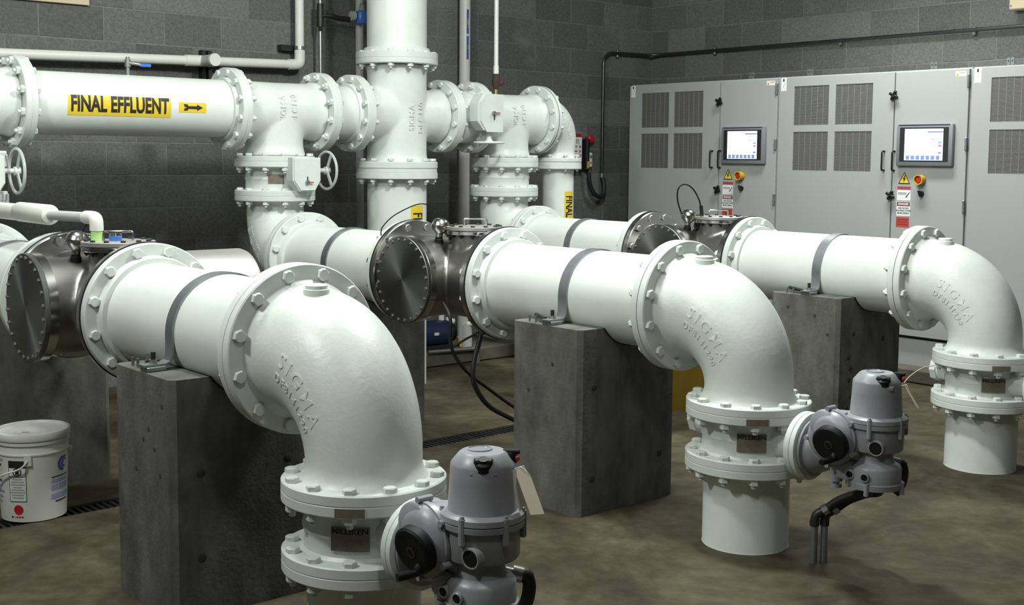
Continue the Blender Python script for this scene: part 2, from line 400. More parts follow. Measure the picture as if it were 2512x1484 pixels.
def elbow_geo(Cn, dA, dB, cf, rA, rB, Rb, tA, tB, n=34):
    Cn = V(Cn); dA = V(dA); dB = V(dB); c = Cn+dA*Rb+dB*Rb
    pts = []; L1 = cf[0]-tA; L2 = cf[1]-tB
    for i in range(7): pts.append(Cn+dA*(L1+(Rb-L1)*i/7))
    for i in range(n+1):
        a = PI/2*i/n; pts.append(c-dB*Rb*math.cos(a)-dA*Rb*math.sin(a))
    for i in range(1, 8): pts.append(Cn+dB*(Rb+(L2-Rb)*i/7))
    s = [0]
    for i in range(1, len(pts)): s.append(s[-1]+(pts[i]-pts[i-1]).length)
    tot = s[-1]; rr = []
    for q in s:
        t = q/tot; t = t*t*(3-2*t); r = rA*(1-t)+rB*t
        for e in (q, tot-q):
            if e < .045: r += .020*(1-e/.045)**2
        rr.append(r)
    def surf(th, phi, side, lift):
        p = c-dB*Rb*math.cos(th)-dA*Rb*math.sin(th); out = -dB*math.cos(th)-dA*math.sin(th)
        t = (L1-Rb+Rb*th)/tot; t = t*t*(3-2*t); r = rA*(1-t)+rB*t
        return p+(V(side)*math.cos(phi)+out*math.sin(phi))*(r+lift)
    return MB().tube(pts, rr, 64, False), surf
def tee_body(c, arms, rad):
    """arms: list of (dir, length, radius)"""
    b = MB()
    for d, L, r in arms: b.lathe(V(c)-V(d)*.06, d, [(0, r*.98), (L+.06-.06, r), (L+.06-.045, r+.002), (L+.06-.02, r+.012), (L+.06, r+.014)], 56)
    return b
def emboss(T, fn, lines, m=CAST):
    for (txt, size, dx, dy) in lines:
        T.add(text_on(lambda x, y, z: fn(x+dx, y+dy, z), txt, size, .004*size/.05, .0022, 1.0, .0005), 'raised_lettering', m, label='raised cast lettering reading '+txt.replace(' ', '_') if False else None)

def valve(T, c, d, R, Rp, tk, L, nb, rb, m=CAST):
    """flanged valve body; c = one mating face, d = direction to the other"""
    c = V(c); d = V(d); b = MB()
    b.lathe(c+d*tk*.9, d, [(0, Rp+.022), (.012, Rp+.010), (L*.28, Rp+.008), (L*.5-tk, Rp+.014), (L-2*tk-L*.22, Rp+.008), (L-1.8*tk-.012, Rp+.010), (L-1.8*tk, Rp+.022)], 64, (0, 0))
    T.add(b, 'valve_body', m)
    flange(T, c, -d, tk, R, Rp-.02, m=FLG); flange(T, c+d*L, d, tk, R, Rp-.02, m=FLG)

names = {'A': 'nearest', 'B': 'middle', 'C': 'farthest'}
def train(k, x0, xb):
    nm = names[k]
    # ---- vertical floor spool
    T = Thing('floor_pipe', {'A': 'short white floor pipe at the bottom edge of the picture', 'B': 'short white floor pipe standing beside the two thin conduit stubs', 'C': 'short white floor pipe at the right edge of the picture'}[k], 'pipe', (x0, 0, 0), 'white pipes rising from the floor')
    b = MB(); b.lathe((x0, 0, 0), (0, 0, 1), [(0, P12+.002), (.004, P12), (.31, P12)], 64); T.add(b, 'pipe', WHITE)
    flange(T, (x0, 0, .3375), (0, 0, 1), T12, R12, P12-.002)
    bolts(T, (x0, 0, .3375), (0, 0, 1), B12, 12, 2*T12)
    # ---- plug valve
    T = Thing('plug_valve', {'A': 'white flanged plug valve under the nearest elbow, beside the front actuator', 'B': 'white flanged plug valve under the middle elbow, with metal nameplate', 'C': 'white flanged plug valve under the farthest elbow, at right edge'}[k], 'valve', (x0, 0, .3375), 'white plug valves under the elbows')
    valve(T, (x0, 0, .3375), (0, 0, 1), R12, P12, T12, .2055, 12, B12)
    bolts(T, (x0, 0, .543), (0, 0, 1), B12, 12, 2*T12)
    b = MB(); b.lathe((x0, -.15, .44), (0, -1, 0), [(0, .075), (.06, .066), (.115, .066)], 48)
    T.add(b, 'bonnet', CAST)
    b = MB(); b.lathe((x0, -.262, .438), (0, -1, 0), [(-.004, .08), (-.004, .122), (0, .126), (.020, .126), (.022, .122), (.024, .126), (.042, .126), (.044, .122), (.044, .05)], 56, (0, 0)); T.add(b, 'bonnet_flange', FLG)
    b = MB(); b.cyl((x0, .15, .455), (x0, .232, .455), .052, 32); b.lathe((x0, .228, .455), (0, 1, 0), [(0, .062), (.03, .062), (.032, .058)], 8); T.add(b, 'trunnion_cover', CAST)
    ff = V((-.73, -.68, 0)).normalized()
    fn = wrap_map((x0, 0, .444), (0, 0, 1), ff, P12+.014)
    pl = T.add(patch(fn, -.056, .056, -.044, .026, 10, 4, .0015), 'nameplate', PLATE, label='dark metal maker nameplate')
    T.add(text_on(fn, 'MILLIKEN', .022, .0006, 0, 1.15, .0022), 'lettering', INK, pl) if False else T.add(text_on(lambda x, y, z: fn(x, y+.013, z), 'MILLIKEN', .023, .0006, 0, 1.1, .0022), 'lettering', INK, pl)
    fn2 = wrap_map((x0, 0, .527), (0, 0, 1), V((-.69, -.72, 0)).normalized(), R12)
    T.add(patch(fn2, -.042, .042, -.013, .013, 8, 2, .0015), 'serial_plate', PLATE, label='small metal serial plate on the flange rim')
    # ---- outlet elbow
    T = Thing('pipe_elbow', {'A': 'big white cast reducing elbow nearest the camera, lettered SIGMA', 'B': 'white cast reducing elbow in the middle, lettered SIGMA, beside yellow bin', 'C': 'white cast reducing elbow in front of the grey cabinets, lettered SIGMA'}[k], 'pipe elbow', (x0, 0, .543), 'white elbows turning down to the floor')
    mb, surf = elbow_geo((x0, 0, ZT), (0, 1, 0), (0, 0, -1), (.3556, ZT-.543), P14+.004, P12+.003, .275, T14, T12)
    T.add(mb, 'elbow_body', CAST)
    flange(T, (x0, .3556, ZT), (0, 1, 0), T14, R14, P14-.01); flange(T, (x0, 0, .543), (0, 0, -1), T12, R12, P12-.01)
    bolts(T, (x0, .3556, ZT), (0, -1, 0), B14, 12, 2*T14)
    side = V((-1, 0, 0))
    for txt, size, th, ph, sp in (('SIGMA', .058, .80, .17, 1.0), ('DFB141290', .036, .81, -.12, 1.0)):
        T.add(text_on(lambda x, y, z: surf(th+x/.26, ph+y/.18, side, z), txt, size, .0004, .0018, sp, .0002, 0, 1.38 if txt == 'SIGMA' else 1.3), 'raised_lettering', CAST, label='raised cast lettering')
    b = MB(); b.lathe((x0-.025, .215, ZT+P14-.018), (0, 0, 1), [(0, .040), (.022, .040), (.024, .034), (.034, .034), (.037, .031)], 24); T.add(b, 'boss_plug', CAST)
    # ---- outlet spool
    T = Thing('pipe_spool', {'A': 'thick white horizontal pipe spool strapped on the nearest concrete pedestal', 'B': 'thick white horizontal pipe spool strapped on the middle concrete pedestal', 'C': 'thick white horizontal pipe spool in front of the grey cabinets'}[k], 'pipe', (x0, .9, ZT), 'white outlet spools on the pedestals')
    b = MB(); b.cyl((x0, .365, ZT), (x0, 1.425, ZT), P14, 72); T.add(b, 'pipe', WHITE)
    flange(T, (x0, .3556, ZT), (0, -1, 0), T14, R14, P14-.005, hub=(P14+.020, .030))
    flange(T, (x0, 1.435, ZT), (0, 1, 0), T14, R14, P14-.005, hub=(P14+.022, .034))
    bolts(T, (x0, 1.437, ZT), (0, -1, 0), B14, 12, 2*T14+.005)
    b = MB(); b.ring((x0, .3541, ZT), (0, 1, 0), .003, .22, R14-.0012, 72); T.add(b, 'gasket', BLACK)
    # ---- pedestal and strap
    for (py0, py1, sy, xx, wh) in ((.635, 1.065, .85, x0, 'out'), (2.48, 2.95, 2.75, xb, 'in')):
        top = .792
        lab = {('A', 'out'): 'tall concrete pedestal under the nearest white pipe, pitted grey faces', ('B', 'out'): 'tall concrete pedestal under the middle white pipe, standing free', ('C', 'out'): 'tall concrete pedestal with bug holes under the farthest white pipe',
               ('A', 'in'): 'dark concrete pedestal behind the white pail', ('B', 'in'): 'dark concrete pedestal behind the round steel end plate in the middle', ('C', 'in'): 'concrete pedestal mostly hidden behind the middle pipe run'}[(k, wh)]
        T = Thing('concrete_pedestal', lab, 'pedestal', (xx, (py0+py1)/2, 0), 'concrete pipe pedestals')
        hw = .300 if wh == 'out' else .308; poly = [(-hw, 0), (hw, 0), (hw, top)]
        a0 = math.acos((ZT-top)/(P14+.006)); rs = P14+.006
        for i in range(17):
            a = a0*(1-2*i/16); poly.append((rs*math.sin(a), ZT-rs*math.cos(a)))
        poly.append((-hw, top))
        bm = bmesh.new(); f0 = [bm.verts.new((xx+p[0], py0, p[1])) for p in poly]; f1 = [bm.verts.new((xx+p[0], py1, p[1])) for p in poly]
        n = len(poly)
        bm.faces.new(f0); bm.faces.new(list(reversed(f1)))
        for i in range(n): bm.faces.new((f0[i], f1[i], f1[(i+1) % n], f0[(i+1) % n]))
        bmesh.ops.recalc_face_normals(bm, faces=bm.faces[:])
        es = [e for e in bm.edges if (abs(abs(e.verts[0].co.x-xx)-hw) < 1e-5 and abs(abs(e.verts[1].co.x-xx)-hw) < 1e-5 and abs(e.verts[0].co.z-e.verts[1].co.z) > .3)]
        bmesh.ops.bevel(bm, geom=es, offset=.020, segments=1, affect='EDGES')
        me = bpy.data.meshes.new('column'); bm.normal_update()
        bmesh.ops.translate(bm, verts=bm.verts[:], vec=-T.loc); bm.to_mesh(me); bm.free(); me.materials.append(CONC)
        link('column', me, T.o)
        pb = MB(); pb.lathe((xx, py0-.004, ZT), (0, 1, 0), [(0, P14+.0015), (0, P14+.0055), (py1-py0+.008, P14+.0055), (py1-py0+.008, P14+.0015), (0, P14+.0015)], 72, (0, 0))
        keep = [f for f in pb.f if all(pb.v[i].z < top+.012 for i in f)]; pb.f = keep
        T.add(pb, 'rubber_pad', BLACK)
        if wh == 'out':
            holes = {'A': [(.10, .48), (.10, .20), (.42, .48)], 'B': [(.085, .545), (.50, .64), (.08, .155), (.50, .20)], 'C': [(.14, .60), (.10, .48), (.12, .42), (.11, .36), (.13, .27), (.09, .21), (.42, .55)]}[k]
            for (hx, hz) in holes:
                b = MB(); b.lathe((xx-hw+hx, py0-.0015, hz), (0, 1, 0), [(0, .013), (.001, .0155), (.01, .0155)], 14, (1, 0)); T.add(b, 'tie_hole', DARKC)
            for (hy, hz) in {'A': [(.70, .70), (.80, .61), (.84, .57), (.76, .55), (.90, .46), (.72, .47)], 'B': [(.95, .50), (.80, .63)], 'C': [(.78, .69), (.95, .72), (.70, .60)]}[k]:
                b = MB(); b.lathe((xx-hw-.0012, hy, hz), (1, 0, 0), [(0, .008), (.001, .0095), (.01, .0095)], 10, (1, 0)); T.add(b, 'bug_hole', DARKC)
        # strap
        lab = {('A', 'out'): 'grey steel strap over the nearest white pipe', ('B', 'out'): 'grey steel strap over the middle outlet pipe', ('C', 'out'): 'grey steel strap over the pipe before the grey cabinets',
               ('A', 'in'): 'grey strap on the white pipe at the far left edge', ('B', 'in'): 'grey strap on the white pipe left of the middle steel vessel', ('C', 'in'): 'grey strap on the white pipe under the FINAL marker'}[(k, wh)]
        S = Thing('pipe_strap', lab, 'pipe strap', (xx, sy, top), 'grey pipe straps')
        rin, th, hwid = P14+.0005, .007, .026
        prof = []; lift = top+.020
        pin = [(-rin-.055, lift), (-rin-.012, lift)] if False else []
        path = [(-rin-.105, lift), (-rin-.030, lift), (-rin-.012, lift+.008), (-rin-.004, lift+.028)]
        for i in range(37):
            a = PI-PI*i/36; path.append(((rin+th/2)*math.cos(a), ZT+(rin+th/2)*math.sin(a)))
        path += [(rin+.004, lift+.028), (rin+.012, lift+.008), (rin+.030, lift), (rin+.105, lift)]
        vs = []; fs = []
        for i, p in enumerate(path):
            q0 = V(path[max(i-1, 0)]); q1 = V(path[min(i+1, len(path)-1)]); t = (q1-q0).normalized(); nn = V((-t.y, t.x))
            for (s1, s2) in ((-1, -1), (1, -1), (1, 1), (-1, 1)):
                c = V(p)+nn*th/2*s2; vs.append((xx+c.x, sy+hwid*s1, c.y))
        for i in range(len(path)-1):
            for j in range(4): fs.append((i*4+j, i*4+(j+1) % 4, i*4+4+(j+1) % 4, i*4+4+j))
        fs.append((0, 3, 2, 1)); e = (len(path)-1)*4; fs.append((e, e+1, e+2, e+3))
        S.add(MB().raw(vs, fs), 'band', GALV)
        for s in (-1, 1):
            cx = xx+s*(rin+.062)
            b = MB(); b.box((cx-.034, sy-.03, top), (cx+.034, sy+.03, top+.0165), .003); S.add(b, 'base_plate', GALV)
            b = MB(); b.cyl((cx, sy, top+.01), (cx, sy, top+.062), .0085, 12); S.add(b, 'anchor_stud', DARK)
            b = MB(); b.prism([(.015*math.cos(PI/3*q), .015*math.sin(PI/3*q)) for q in range(6)], (cx, sy, top+.0235), (1, 0, 0), (0, 1, 0), (0, 0, 1), .014); S.add(b, 'nut', ZINC)
        if wh == 'out':
            b = MB(); b.cyl((xx-rin-.060, sy+.045, top+.018), (xx-rin-.010, sy+.16, top+.022), .009, 10); S.add(b, 'loose_rod', DARK)
            for q in (.09, .13):
                b = MB(); b.cyl((xx-rin-.075, sy+q, top-.004), (xx-rin-.075, sy+q, top+.030), .005, 10); S.add(b, 'anchor_pin', ZINC)
    # ---- inlet spool
    T = Thing('pipe_spool', {'A': 'white inlet pipe spool at the left edge behind the nearest steel vessel', 'B': 'white inlet pipe spool left of the middle steel vessel', 'C': 'white inlet pipe spool left of the farthest steel vessel'}[k], 'pipe', (xb, 2.7, ZT), 'white inlet spools')
    b = MB(); b.cyl((xb, 2.215, ZT), (xb, 3.235, ZT), P14, 72); T.add(b, 'pipe', WHITE)
    flange(T, (xb, 2.205, ZT), (0, -1, 0), T14, R14, P14-.005, hub=(P14+.020, .030))
    flange(T, (xb, 3.2444, ZT), (0, 1, 0), T14, R14, P14-.005, hub=(P14+.022, .034))
    bolts(T, (xb, 3.2444, ZT), (0, -1, 0), B14, 12, 2*T14)
    # ---- back elbow
    T = Thing('pipe_elbow', {'A': 'white elbow below the left edge hand wheel valve', 'B': 'white elbow below the hand wheel valve, turning toward the middle vessel', 'C': 'white elbow turning toward the farthest steel vessel'}[k], 'pipe elbow', (xb, 3.6, ZT-.2), 'white inlet elbows')
    mb, surf = elbow_geo((xb, 3.6, ZT), (0, -1, 0), (0, 0, 1), (.3556, .3556), P14+.004, P12+.003, .275, T14, T12)
    T.add(mb, 'elbow_body', CAST)
    flange(T, (xb, 3.2444, ZT), (0, -1, 0), T14, R14, P14-.01); flange(T, (xb, 3.6, ZT+.3556), (0, 0, 1), T12, R12, P12-.01)
    if k == 'B':
        T.add(text_on(lambda x, y, z: surf(.85-x/.26, .30-y/.18, (-1, 0, 0), z), 'SIGMA', .055, .0004, .0016, 1.2, .0002), 'raised_lettering', CAST)
        T.add(text_on(lambda x, y, z: surf(.85-x/.26, .02-y/.18, (-1, 0, 0), z), 'DFB141290', .032, .0004, .0016, 1.2, .0002), 'raised_lettering', CAST)
    # ---- hand wheel valve under the header tee
    T = Thing('gear_valve', {'A': 'white valve with hand wheel at the left edge', 'B': 'white valve with gearbox and hand wheel under the header', 'C': 'white valve under the header tee nearest the corner'}[k], 'valve', (xb, 3.6, 1.26), 'white valves under the header')
    valve(T, (xb, 3.6, 1.26), (0, 0, 1), R12, P12, T12+.002, .205, 12, B12)
    bolts(T, (xb, 3.6, 1.26), (0, 0, 1), B12, 12, 2*T12); bolts(T, (xb, 3.6, 1.465), (0, 0, 1), B12, 12, 2*T12+.004)
    if k != 'C':
        ff = V((-.45, -.89, 0)).normalized(); fn = wrap_map((xb, 3.6, 1.362), (0, 0, 1), ff, P12+.014)
        if k == 'B': T.add(patch(fn, -.050, .042, -.026, .026, 8, 3, .0015), 'nameplate', PLATE, label='small metal nameplate')
        gx = xb+.045
        g = T.add(MB().prism([(-.095, .115), (.095, .115), (.095, -.02), (.055, -.085), (-.045, -.085), (-.095, -.02)], (gx, 3.385, 1.375), (1, 0, 0), (0, 0, 1), (0, -1, 0), .075), 'gearbox', FLG, ang=20)
        b = MB(); b.prism([(-.088, .108), (.088, .108), (.088, -.018), (.052, -.078), (-.042, -.078), (-.088, -.018)], (gx, 3.31, 1.375), (1, 0, 0), (0, 0, 1), (0, -1, 0), .008); b.cyl((gx, 3.60-P12+.02, 1.375), (gx, 3.38, 1.375), .07)
        T.add(b, 'gearbox_cover', FLG, g, ang=20)
        b = MB(); b.cyl((gx-.005, 3.304, 1.345), (gx-.005, 3.285, 1.345), .012, 16); T.add(b, 'indicator_stud', ZINC, g)
        b = MB(); b.box((gx+.005, 3.286, 1.341), (gx+.034, 3.292, 1.347)); T.add(b, 'pointer', RED, g)
        b = MB(); b.box((gx-.0085, 3.286, 1.352), (gx-.0045, 3.292, 1.378)); T.add(b, 'scale_mark', INK, g)
        hx = gx+.17; hz = 1.413; hy = 3.36
        b = MB(); b.cyl((gx+.09, hy, hz), (hx+.012, hy, hz), .013, 16); b.cyl((hx-.015, hy, hz), (hx+.015, hy, hz), .022, 20); T.add(b, 'wheel_shaft', FLG)
        b = MB(); b.tube([(hx, hy+.112*math.cos(2*PI*i/40), hz+.112*math.sin(2*PI*i/40)) for i in range(41)], .0085, 10, False)
        for q in range(3):
            a = PI/2+.5+2*PI*q/3; b.obox((hx, hy+.06*math.cos(a), hz+.06*math.sin(a)), (1, 0, 0), (0, math.cos(a), math.sin(a)), (0, -math.sin(a), math.cos(a)), (.009, .105, .024), .003)
        T.add(b, 'hand_wheel', mat('painted_wheel', (.45, .47, .46), .4) if k == 'A' else bpy.data.materials['painted_wheel'])
    return
def reactor(k, x0):
    T = Thing('uv_reactor', {'A': 'stainless steel vessel at left with dark round end plate', 'B': 'stainless steel vessel in the middle with bright turned end plate', 'C': 'stainless steel vessel before the grey cabinets, half hidden by white elbow'}[k], 'steel vessel', (x0, 1.82, ZT-.21), 'stainless steel vessels in the pipe runs')
    y = 1.86; rr = .190; ext = .63 if k == 'A' else .30; xp = x0-.315
    b = MB(); b.cyl((x0, 1.47, ZT), (x0, 2.17, ZT), .192, 56); b.cyl((xp+.03, y, ZT), (x0+ext-.012, y, ZT), rr, 56); b.lathe((x0-.02, 1.66, ZT), (0, 0, 1), [(0, .112), (.235, .112)], 40)
    T.add(b, 'vessel_body', STEEL, remesh=.008, smooth=4)
    if k == 'A':
        b = MB(); b.lathe((x0+.30, y, ZT), (1, 0, 0), [(0, .192), (ext-.30-.02, .192), (ext-.304, .186), (ext-.30, .17)], 64, (0, 1)); T.add(b, 'lamp_sleeve_drum', SATIN_LIT)
    for (yy, d) in ((1.440, -1), (2.200, 1)):
        flange(T, (x0, yy, ZT), (0, d, 0), .034, R14+.002, .185, m=STEELB)
        b = MB(); b.ring((x0, yy+(0 if d > 0 else -.005), ZT), (0, 1, 0), .005, .19, R14+.004, 72); T.add(b, 'gasket', BLACK)
    bolts(T, (x0, 2.2025, ZT), (0, -1, 0), B14, 12, .076, m=ZINC)
    # end plate
    b = MB(); b.lathe((xp+.055, y, ZT), (-1, 0, 0), [(0, .185), (0, .2125), (.034, .2125), (.036, .210)], 72, (0, 0)); T.add(b, 'end_flange', STEELB)
    bp = MB(); bp.lathe((xp+.018, y, ZT), (-1, 0, 0), [(0, .2125), (.017, .2125), (.019, .2105)], 96)
    me = bp.mesh('end_plate', TURNED, (xp, y, ZT), 28); o = link('end_plate', me, T.o, V((xp, y, ZT))-T.loc)
    bolts(T, (xp-.001, y, ZT), (-1, 0, 0), .197, 24, 0, .014, ZINC, headonly=True, name='cap_screw', parent=None)
    # hatch
    hx, hy, hz = x0-.02, 1.66, 1.128
    b = MB(); b.lathe((hx, hy, hz), (0, 0, 1), [(0, .108), (0, .138), (.002, .140), (.016, .140), (.018, .138), (.018, .10)], 56, (0, 0)); T.add(b, 'hatch_flange', STEELB)
    cv = MB(); cv.lathe((hx, hy, hz+.020), (0, 0, 1), [(0, .138), (.002, .140), (.016, .140), (.018, .137)], 56); c = T.add(cv, 'hatch_cover', SATIN_LIT)
    bolts(T, (hx, hy, hz+.019), (0, 0, 1), .120, 12, .038, .018, DARK, name='hatch_bolt')
    b = MB(); e = V((r2.x, r2.y, 0)).normalized() if k != 'A' else V((.9, -.43, 0)); p = V((hx, hy, hz+.038)); u = V((0, 0, 1))
    b.tube([p-e*.055, p-e*.055+u*.030, p-e*.050+u*.036, p+e*.050+u*.036, p+e*.055+u*.030, p+e*.055], .0045, 8); T.add(b, 'hatch_handle', STEELB, c)
    # sensor head
    sx, sy, sz = x0-.135, 1.80, ZT+.185
    b = MB(); b.lathe((sx, sy, sz-.012), (0, 0, 1), [(0, .022), (.02, .022), (.024, .018), (.032, .018)], 24); T.add(b, 'sensor_socket', BLACKP)
    tilt = V((.12, -.05, 1)).normalized()
    b = MB(); b.lathe((sx, sy, sz+.018), tilt, [(0, .017), (.018, .018), (.034, .035), (.048, .045), (.060, .047), (.064, .045), (.074, .042), (.088, .031), (.095, .015), (.096, .001)], 32); T.add(b, 'sensor_head', STEELB)
    b = MB(); b.cyl((sx+.055, sy-.01, sz+.015), (sx+.10, sy-.03, sz+.016), .014, 14); b.cyl((sx+.072, sy-.015, sz+.0), (sx+.072, sy-.015, sz+.036), .019, 6); T.add(b, 'cable_gland', DARK)
    # loop cable
    if k == 'C':
        pts = [(sx-.02, sy+.02, sz+.07), (sx-.055, sy+.03, sz+.16), (sx-.065, sy+.02, sz+.235), (sx-.03, sy+.0, sz+.262), (sx+.02, sy-.02, sz+.235), (sx+.065, sy-.03, sz+.17), (sx+.078, sy-.035, sz+.12)]
        T.add(MB().tube(smooth(pts), .0045, 8), 'sensor_cable', BLACKP)
        b = MB(); b.cyl((sx+.078, sy-.035, sz+.135), (sx+.090, sy-.036, sz+.065), .011, 12); b.cyl((sx+.097, sy-.036, sz+.05), (sx+.099, sy-.036, sz-.01), .018, 12); T.add(b, 'cable_plug', BLACKP)
    elif k == 'B':
        pts = [(sx-.17, sy+.25, sz+.02), (sx-.17, sy+.24, sz+.06), (sx-.12, sy+.22, sz+.115), (sx-.03, sy+.20, sz+.16), (sx+.04, sy+.20, sz+.175), (sx+.13, sy+.24, sz+.165)]
        T.add(MB().tube(smooth(pts), .003, 8), 'sensor_cable', BLACKP)
def smooth(pts, n=6):
    pts = [V(p) for p in pts]; out = []
    for i in range(len(pts)-1):
        p0 = pts[max(i-1, 0)]; p1 = pts[i]; p2 = pts[i+1]; p3 = pts[min(i+2, len(pts)-1)]
        for j in range(n):
            t = j/n; out.append(.5*((2*p1)+(p2-p0)*t+(2*p0-5*p1+4*p2-p3)*t*t+(3*p1-p0-3*p2+p3)*t**3))
    out.append(pts[-1]); return out
XBK = {'A': -.03, 'B': XB, 'C': 3.64}
for k, x0 in (('A', XA), ('B', XB), ('C', XC)):
    train(k, x0, XBK[k]); reactor(k, x0)
# ------------------------------------------------------------------ header
HY, HZ = 3.6, 1.77
EX = V((1, 0, 0)); EZ = V((0, 0, 1)); EY = V((0, 1, 0))
def tee(xc, lab):
    T = Thing('pipe_tee', lab, 'pipe tee', (xc, HY, HZ-.305), 'white header tees')
    T.add(tee_body((xc, HY, HZ), [(EX, .275, P12+.003), (-EX, .275, P12+.003), (-EZ, .275, P12+.003)], 0), 'tee_body', CAST, remesh=.009, smooth=14)
    flange(T, (xc+.305, HY, HZ), EX, T12, R12, P12-.01); flange(T, (xc-.305, HY, HZ), -EX, T12, R12, P12-.01); flange(T, (xc, HY, HZ-.305), -EZ, T12, R12, P12-.01)
    return T
tA = tee(XBK['A'], 'white flanged tee at the upper left edge of the picture')
tB = tee(XBK['B'], 'white flanged tee above the valve with gearbox and hand wheel')
tC = tee(XBK['C'], 'white flanged tee between the octagonal gearbox and the end elbow')
for T, xc in ((tB, XBK['B']), (tC, XBK['C'])):
    f = wrap_map((xc+.01, HY, HZ), (-1, 0, 0), (0, -1, .05), P12+.004)
    for i, (s, sz) in enumerate((('SIGMA', .055), ('DI C110', .050))):
        T.add(text_on(lambda x, y, z: f(x, y+.045-.075*i, z), s, sz, .0004, .0015, 1.05, .0002, .012), 'raised_lettering', CAST)
def spool(x0, x1, lab, bo=(1, 1)):
    T = Thing('header_pipe', lab, 'pipe', ((x0+x1)/2, HY, HZ), 'white header pipes')
    b = MB(); b.cyl((x0+.008, HY, HZ), (x1-.008, HY, HZ), P12, 72); T.add(b, 'pipe', WHITE)
    flange(T, (x0, HY, HZ), -EX, T12, R12, P12-.004, hub=(P12+.018, .022)); flange(T, (x1, HY, HZ), EX, T12, R12, P12-.004, hub=(P12+.018, .022))
    bolts(T, (x0, HY, HZ), EX, B12, 12, 2*T12); bolts(T, (x1, HY, HZ), -EX, B12, 12, 2*T12)
    return T
xa, xb_ = XBK['A']+.305, XBK['B']-.305
T = spool(xa, xb_, 'long white header pipe with the yellow FINAL EFFLUENT marker')
f = cyl_map((.770, HY, HZ), (1, 0, 0), (0, -1, -.075), P12+.0006)
pm = T.add(patch(f, -.288, .288, -.054, .054, 4, 10, .0006), 'pipe_marker', YEL, label='yellow marker reading FINAL EFFLUENT')
T.add(text_on(lambda x, y, z: f(x, y+.005, z), 'FINAL EFFLUENT', .116, .0042, 0, .635, .0014, .012), 'lettering', INK, pm)
f2 = cyl_map((1.186, HY, HZ), (1, 0, 0), (0, -1, -.035), P12+.0006)
pm = T.add(patch(f2, -.0825, .0825, -.028, .028, 4, 6, .0006), 'arrow_marker', YEL, label='yellow marker with black arrow pointing right')
arrow = [(-.055, .018), (-.032, .018), (-.026, .008), (.030, .008), (.026, .018), (.062, 0), (.026, -.018), (.030, -.008), (-.026, -.008), (-.032, -.018), (-.055, -.018), (-.047, 0)]
T.add(MB().raw([f2(x, y, .0014) for x, y in arrow], [(0, 1, 2, 9, 10, 11)[:0] or (11, 0, 1, 2, 8, 9, 10), (2, 3, 7, 8), (4, 5, 6)]), 'arrow', INK, pm, ang=None)
XCR = 2.712
T = spool(XBK['B']+.305, XCR-.3556, 'short white header spool between the tee and the tall cross')
# cross
T = Thing('pipe_cross', 'white flanged cross where header meets the tall vertical pipe', 'pipe cross', (XCR, HY, HZ-.3556))
T.add(tee_body((XCR, HY, HZ), [(EX, .32, P12+.003), (-EX, .32, P12+.003), (EZ, .32, P14), (-EZ, .32, P14)], 0), 'cross_body', CAST, remesh=.009, smooth=14)
flange(T, (XCR+.3556, HY, HZ), EX, T12, R12, P12-.01); flange(T, (XCR-.3556, HY, HZ), -EX, T12, R12, P12-.01)
flange(T, (XCR, HY, HZ+.3556), EZ, T14, R14, P14-.01); flange(T, (XCR, HY, HZ-.345), -EZ, .042, R14, P14-.01)
f = cyl_map((XCR, HY, HZ-.02), (0, 0, 1), (-.10, -1, 0), P14+.001)
for i, s in enumerate(('SIGMA', 'DI C110')):
    T.add(text_on(lambda x, y, z: f(x, y-.075*i, z), s, .055, .0004, .0015, 1.05, .0002, .012), 'raised_lettering', CAST)
bolts(T, (XCR, HY, HZ+.3556), EZ, B14, 12, 2*T14); bolts(T, (XCR, HY, HZ-.357), EZ, B14, 12, .118)
T = Thing('riser_pipe', 'tall thick white pipe rising from the cross to the ceiling', 'pipe', (XCR, HY, HZ+.3556))
b = MB(); b.cyl((XCR, HY, HZ+.365), (XCR, HY, 3.95), P14, 72); T.add(b, 'pipe', WHITE)
flange(T, (XCR, HY, HZ+.3556), -EZ, .042, R14, P14-.004, hub=(P14+.02, .03))
def vmarker(T, cx, R, ztop, w, size, dirv, n=.62):
    f = cyl_map((cx, HY, ztop-n/2), (0, 0, -1), dirv, R+.0006)
    pm = T.add(patch(f, -n/2, n/2, -w/2, w/2, 4, 8, .0006), 'pipe_marker', YEL, label='yellow marker reading FINAL EFFLUENT downward')
    T.add(text_on(f, 'FINAL EFFLUENT', size, .0026, 0, .62, .0014, .012), 'lettering', INK, pm)
T = Thing('drop_pipe', 'thick white vertical pipe below the cross with yellow marker', 'pipe', (XCR, HY, 0))
b = MB(); b.cyl((XCR, HY, 0), (XCR, HY, HZ-.41), P14, 72); T.add(b, 'pipe', WHITE)
b = MB(); b.ring((XCR, HY, HZ-.372), (0, 0, 1), .026, P14-.01, R14-.004, 72); T.add(b, 'spacer_ring', FLG)
flange(T, (XCR, HY, HZ-.373), EZ, .042, R14, P14-.004)
vmarker(T, XCR, P14, 1.185, .105, .115, (.13, -.99, 0))
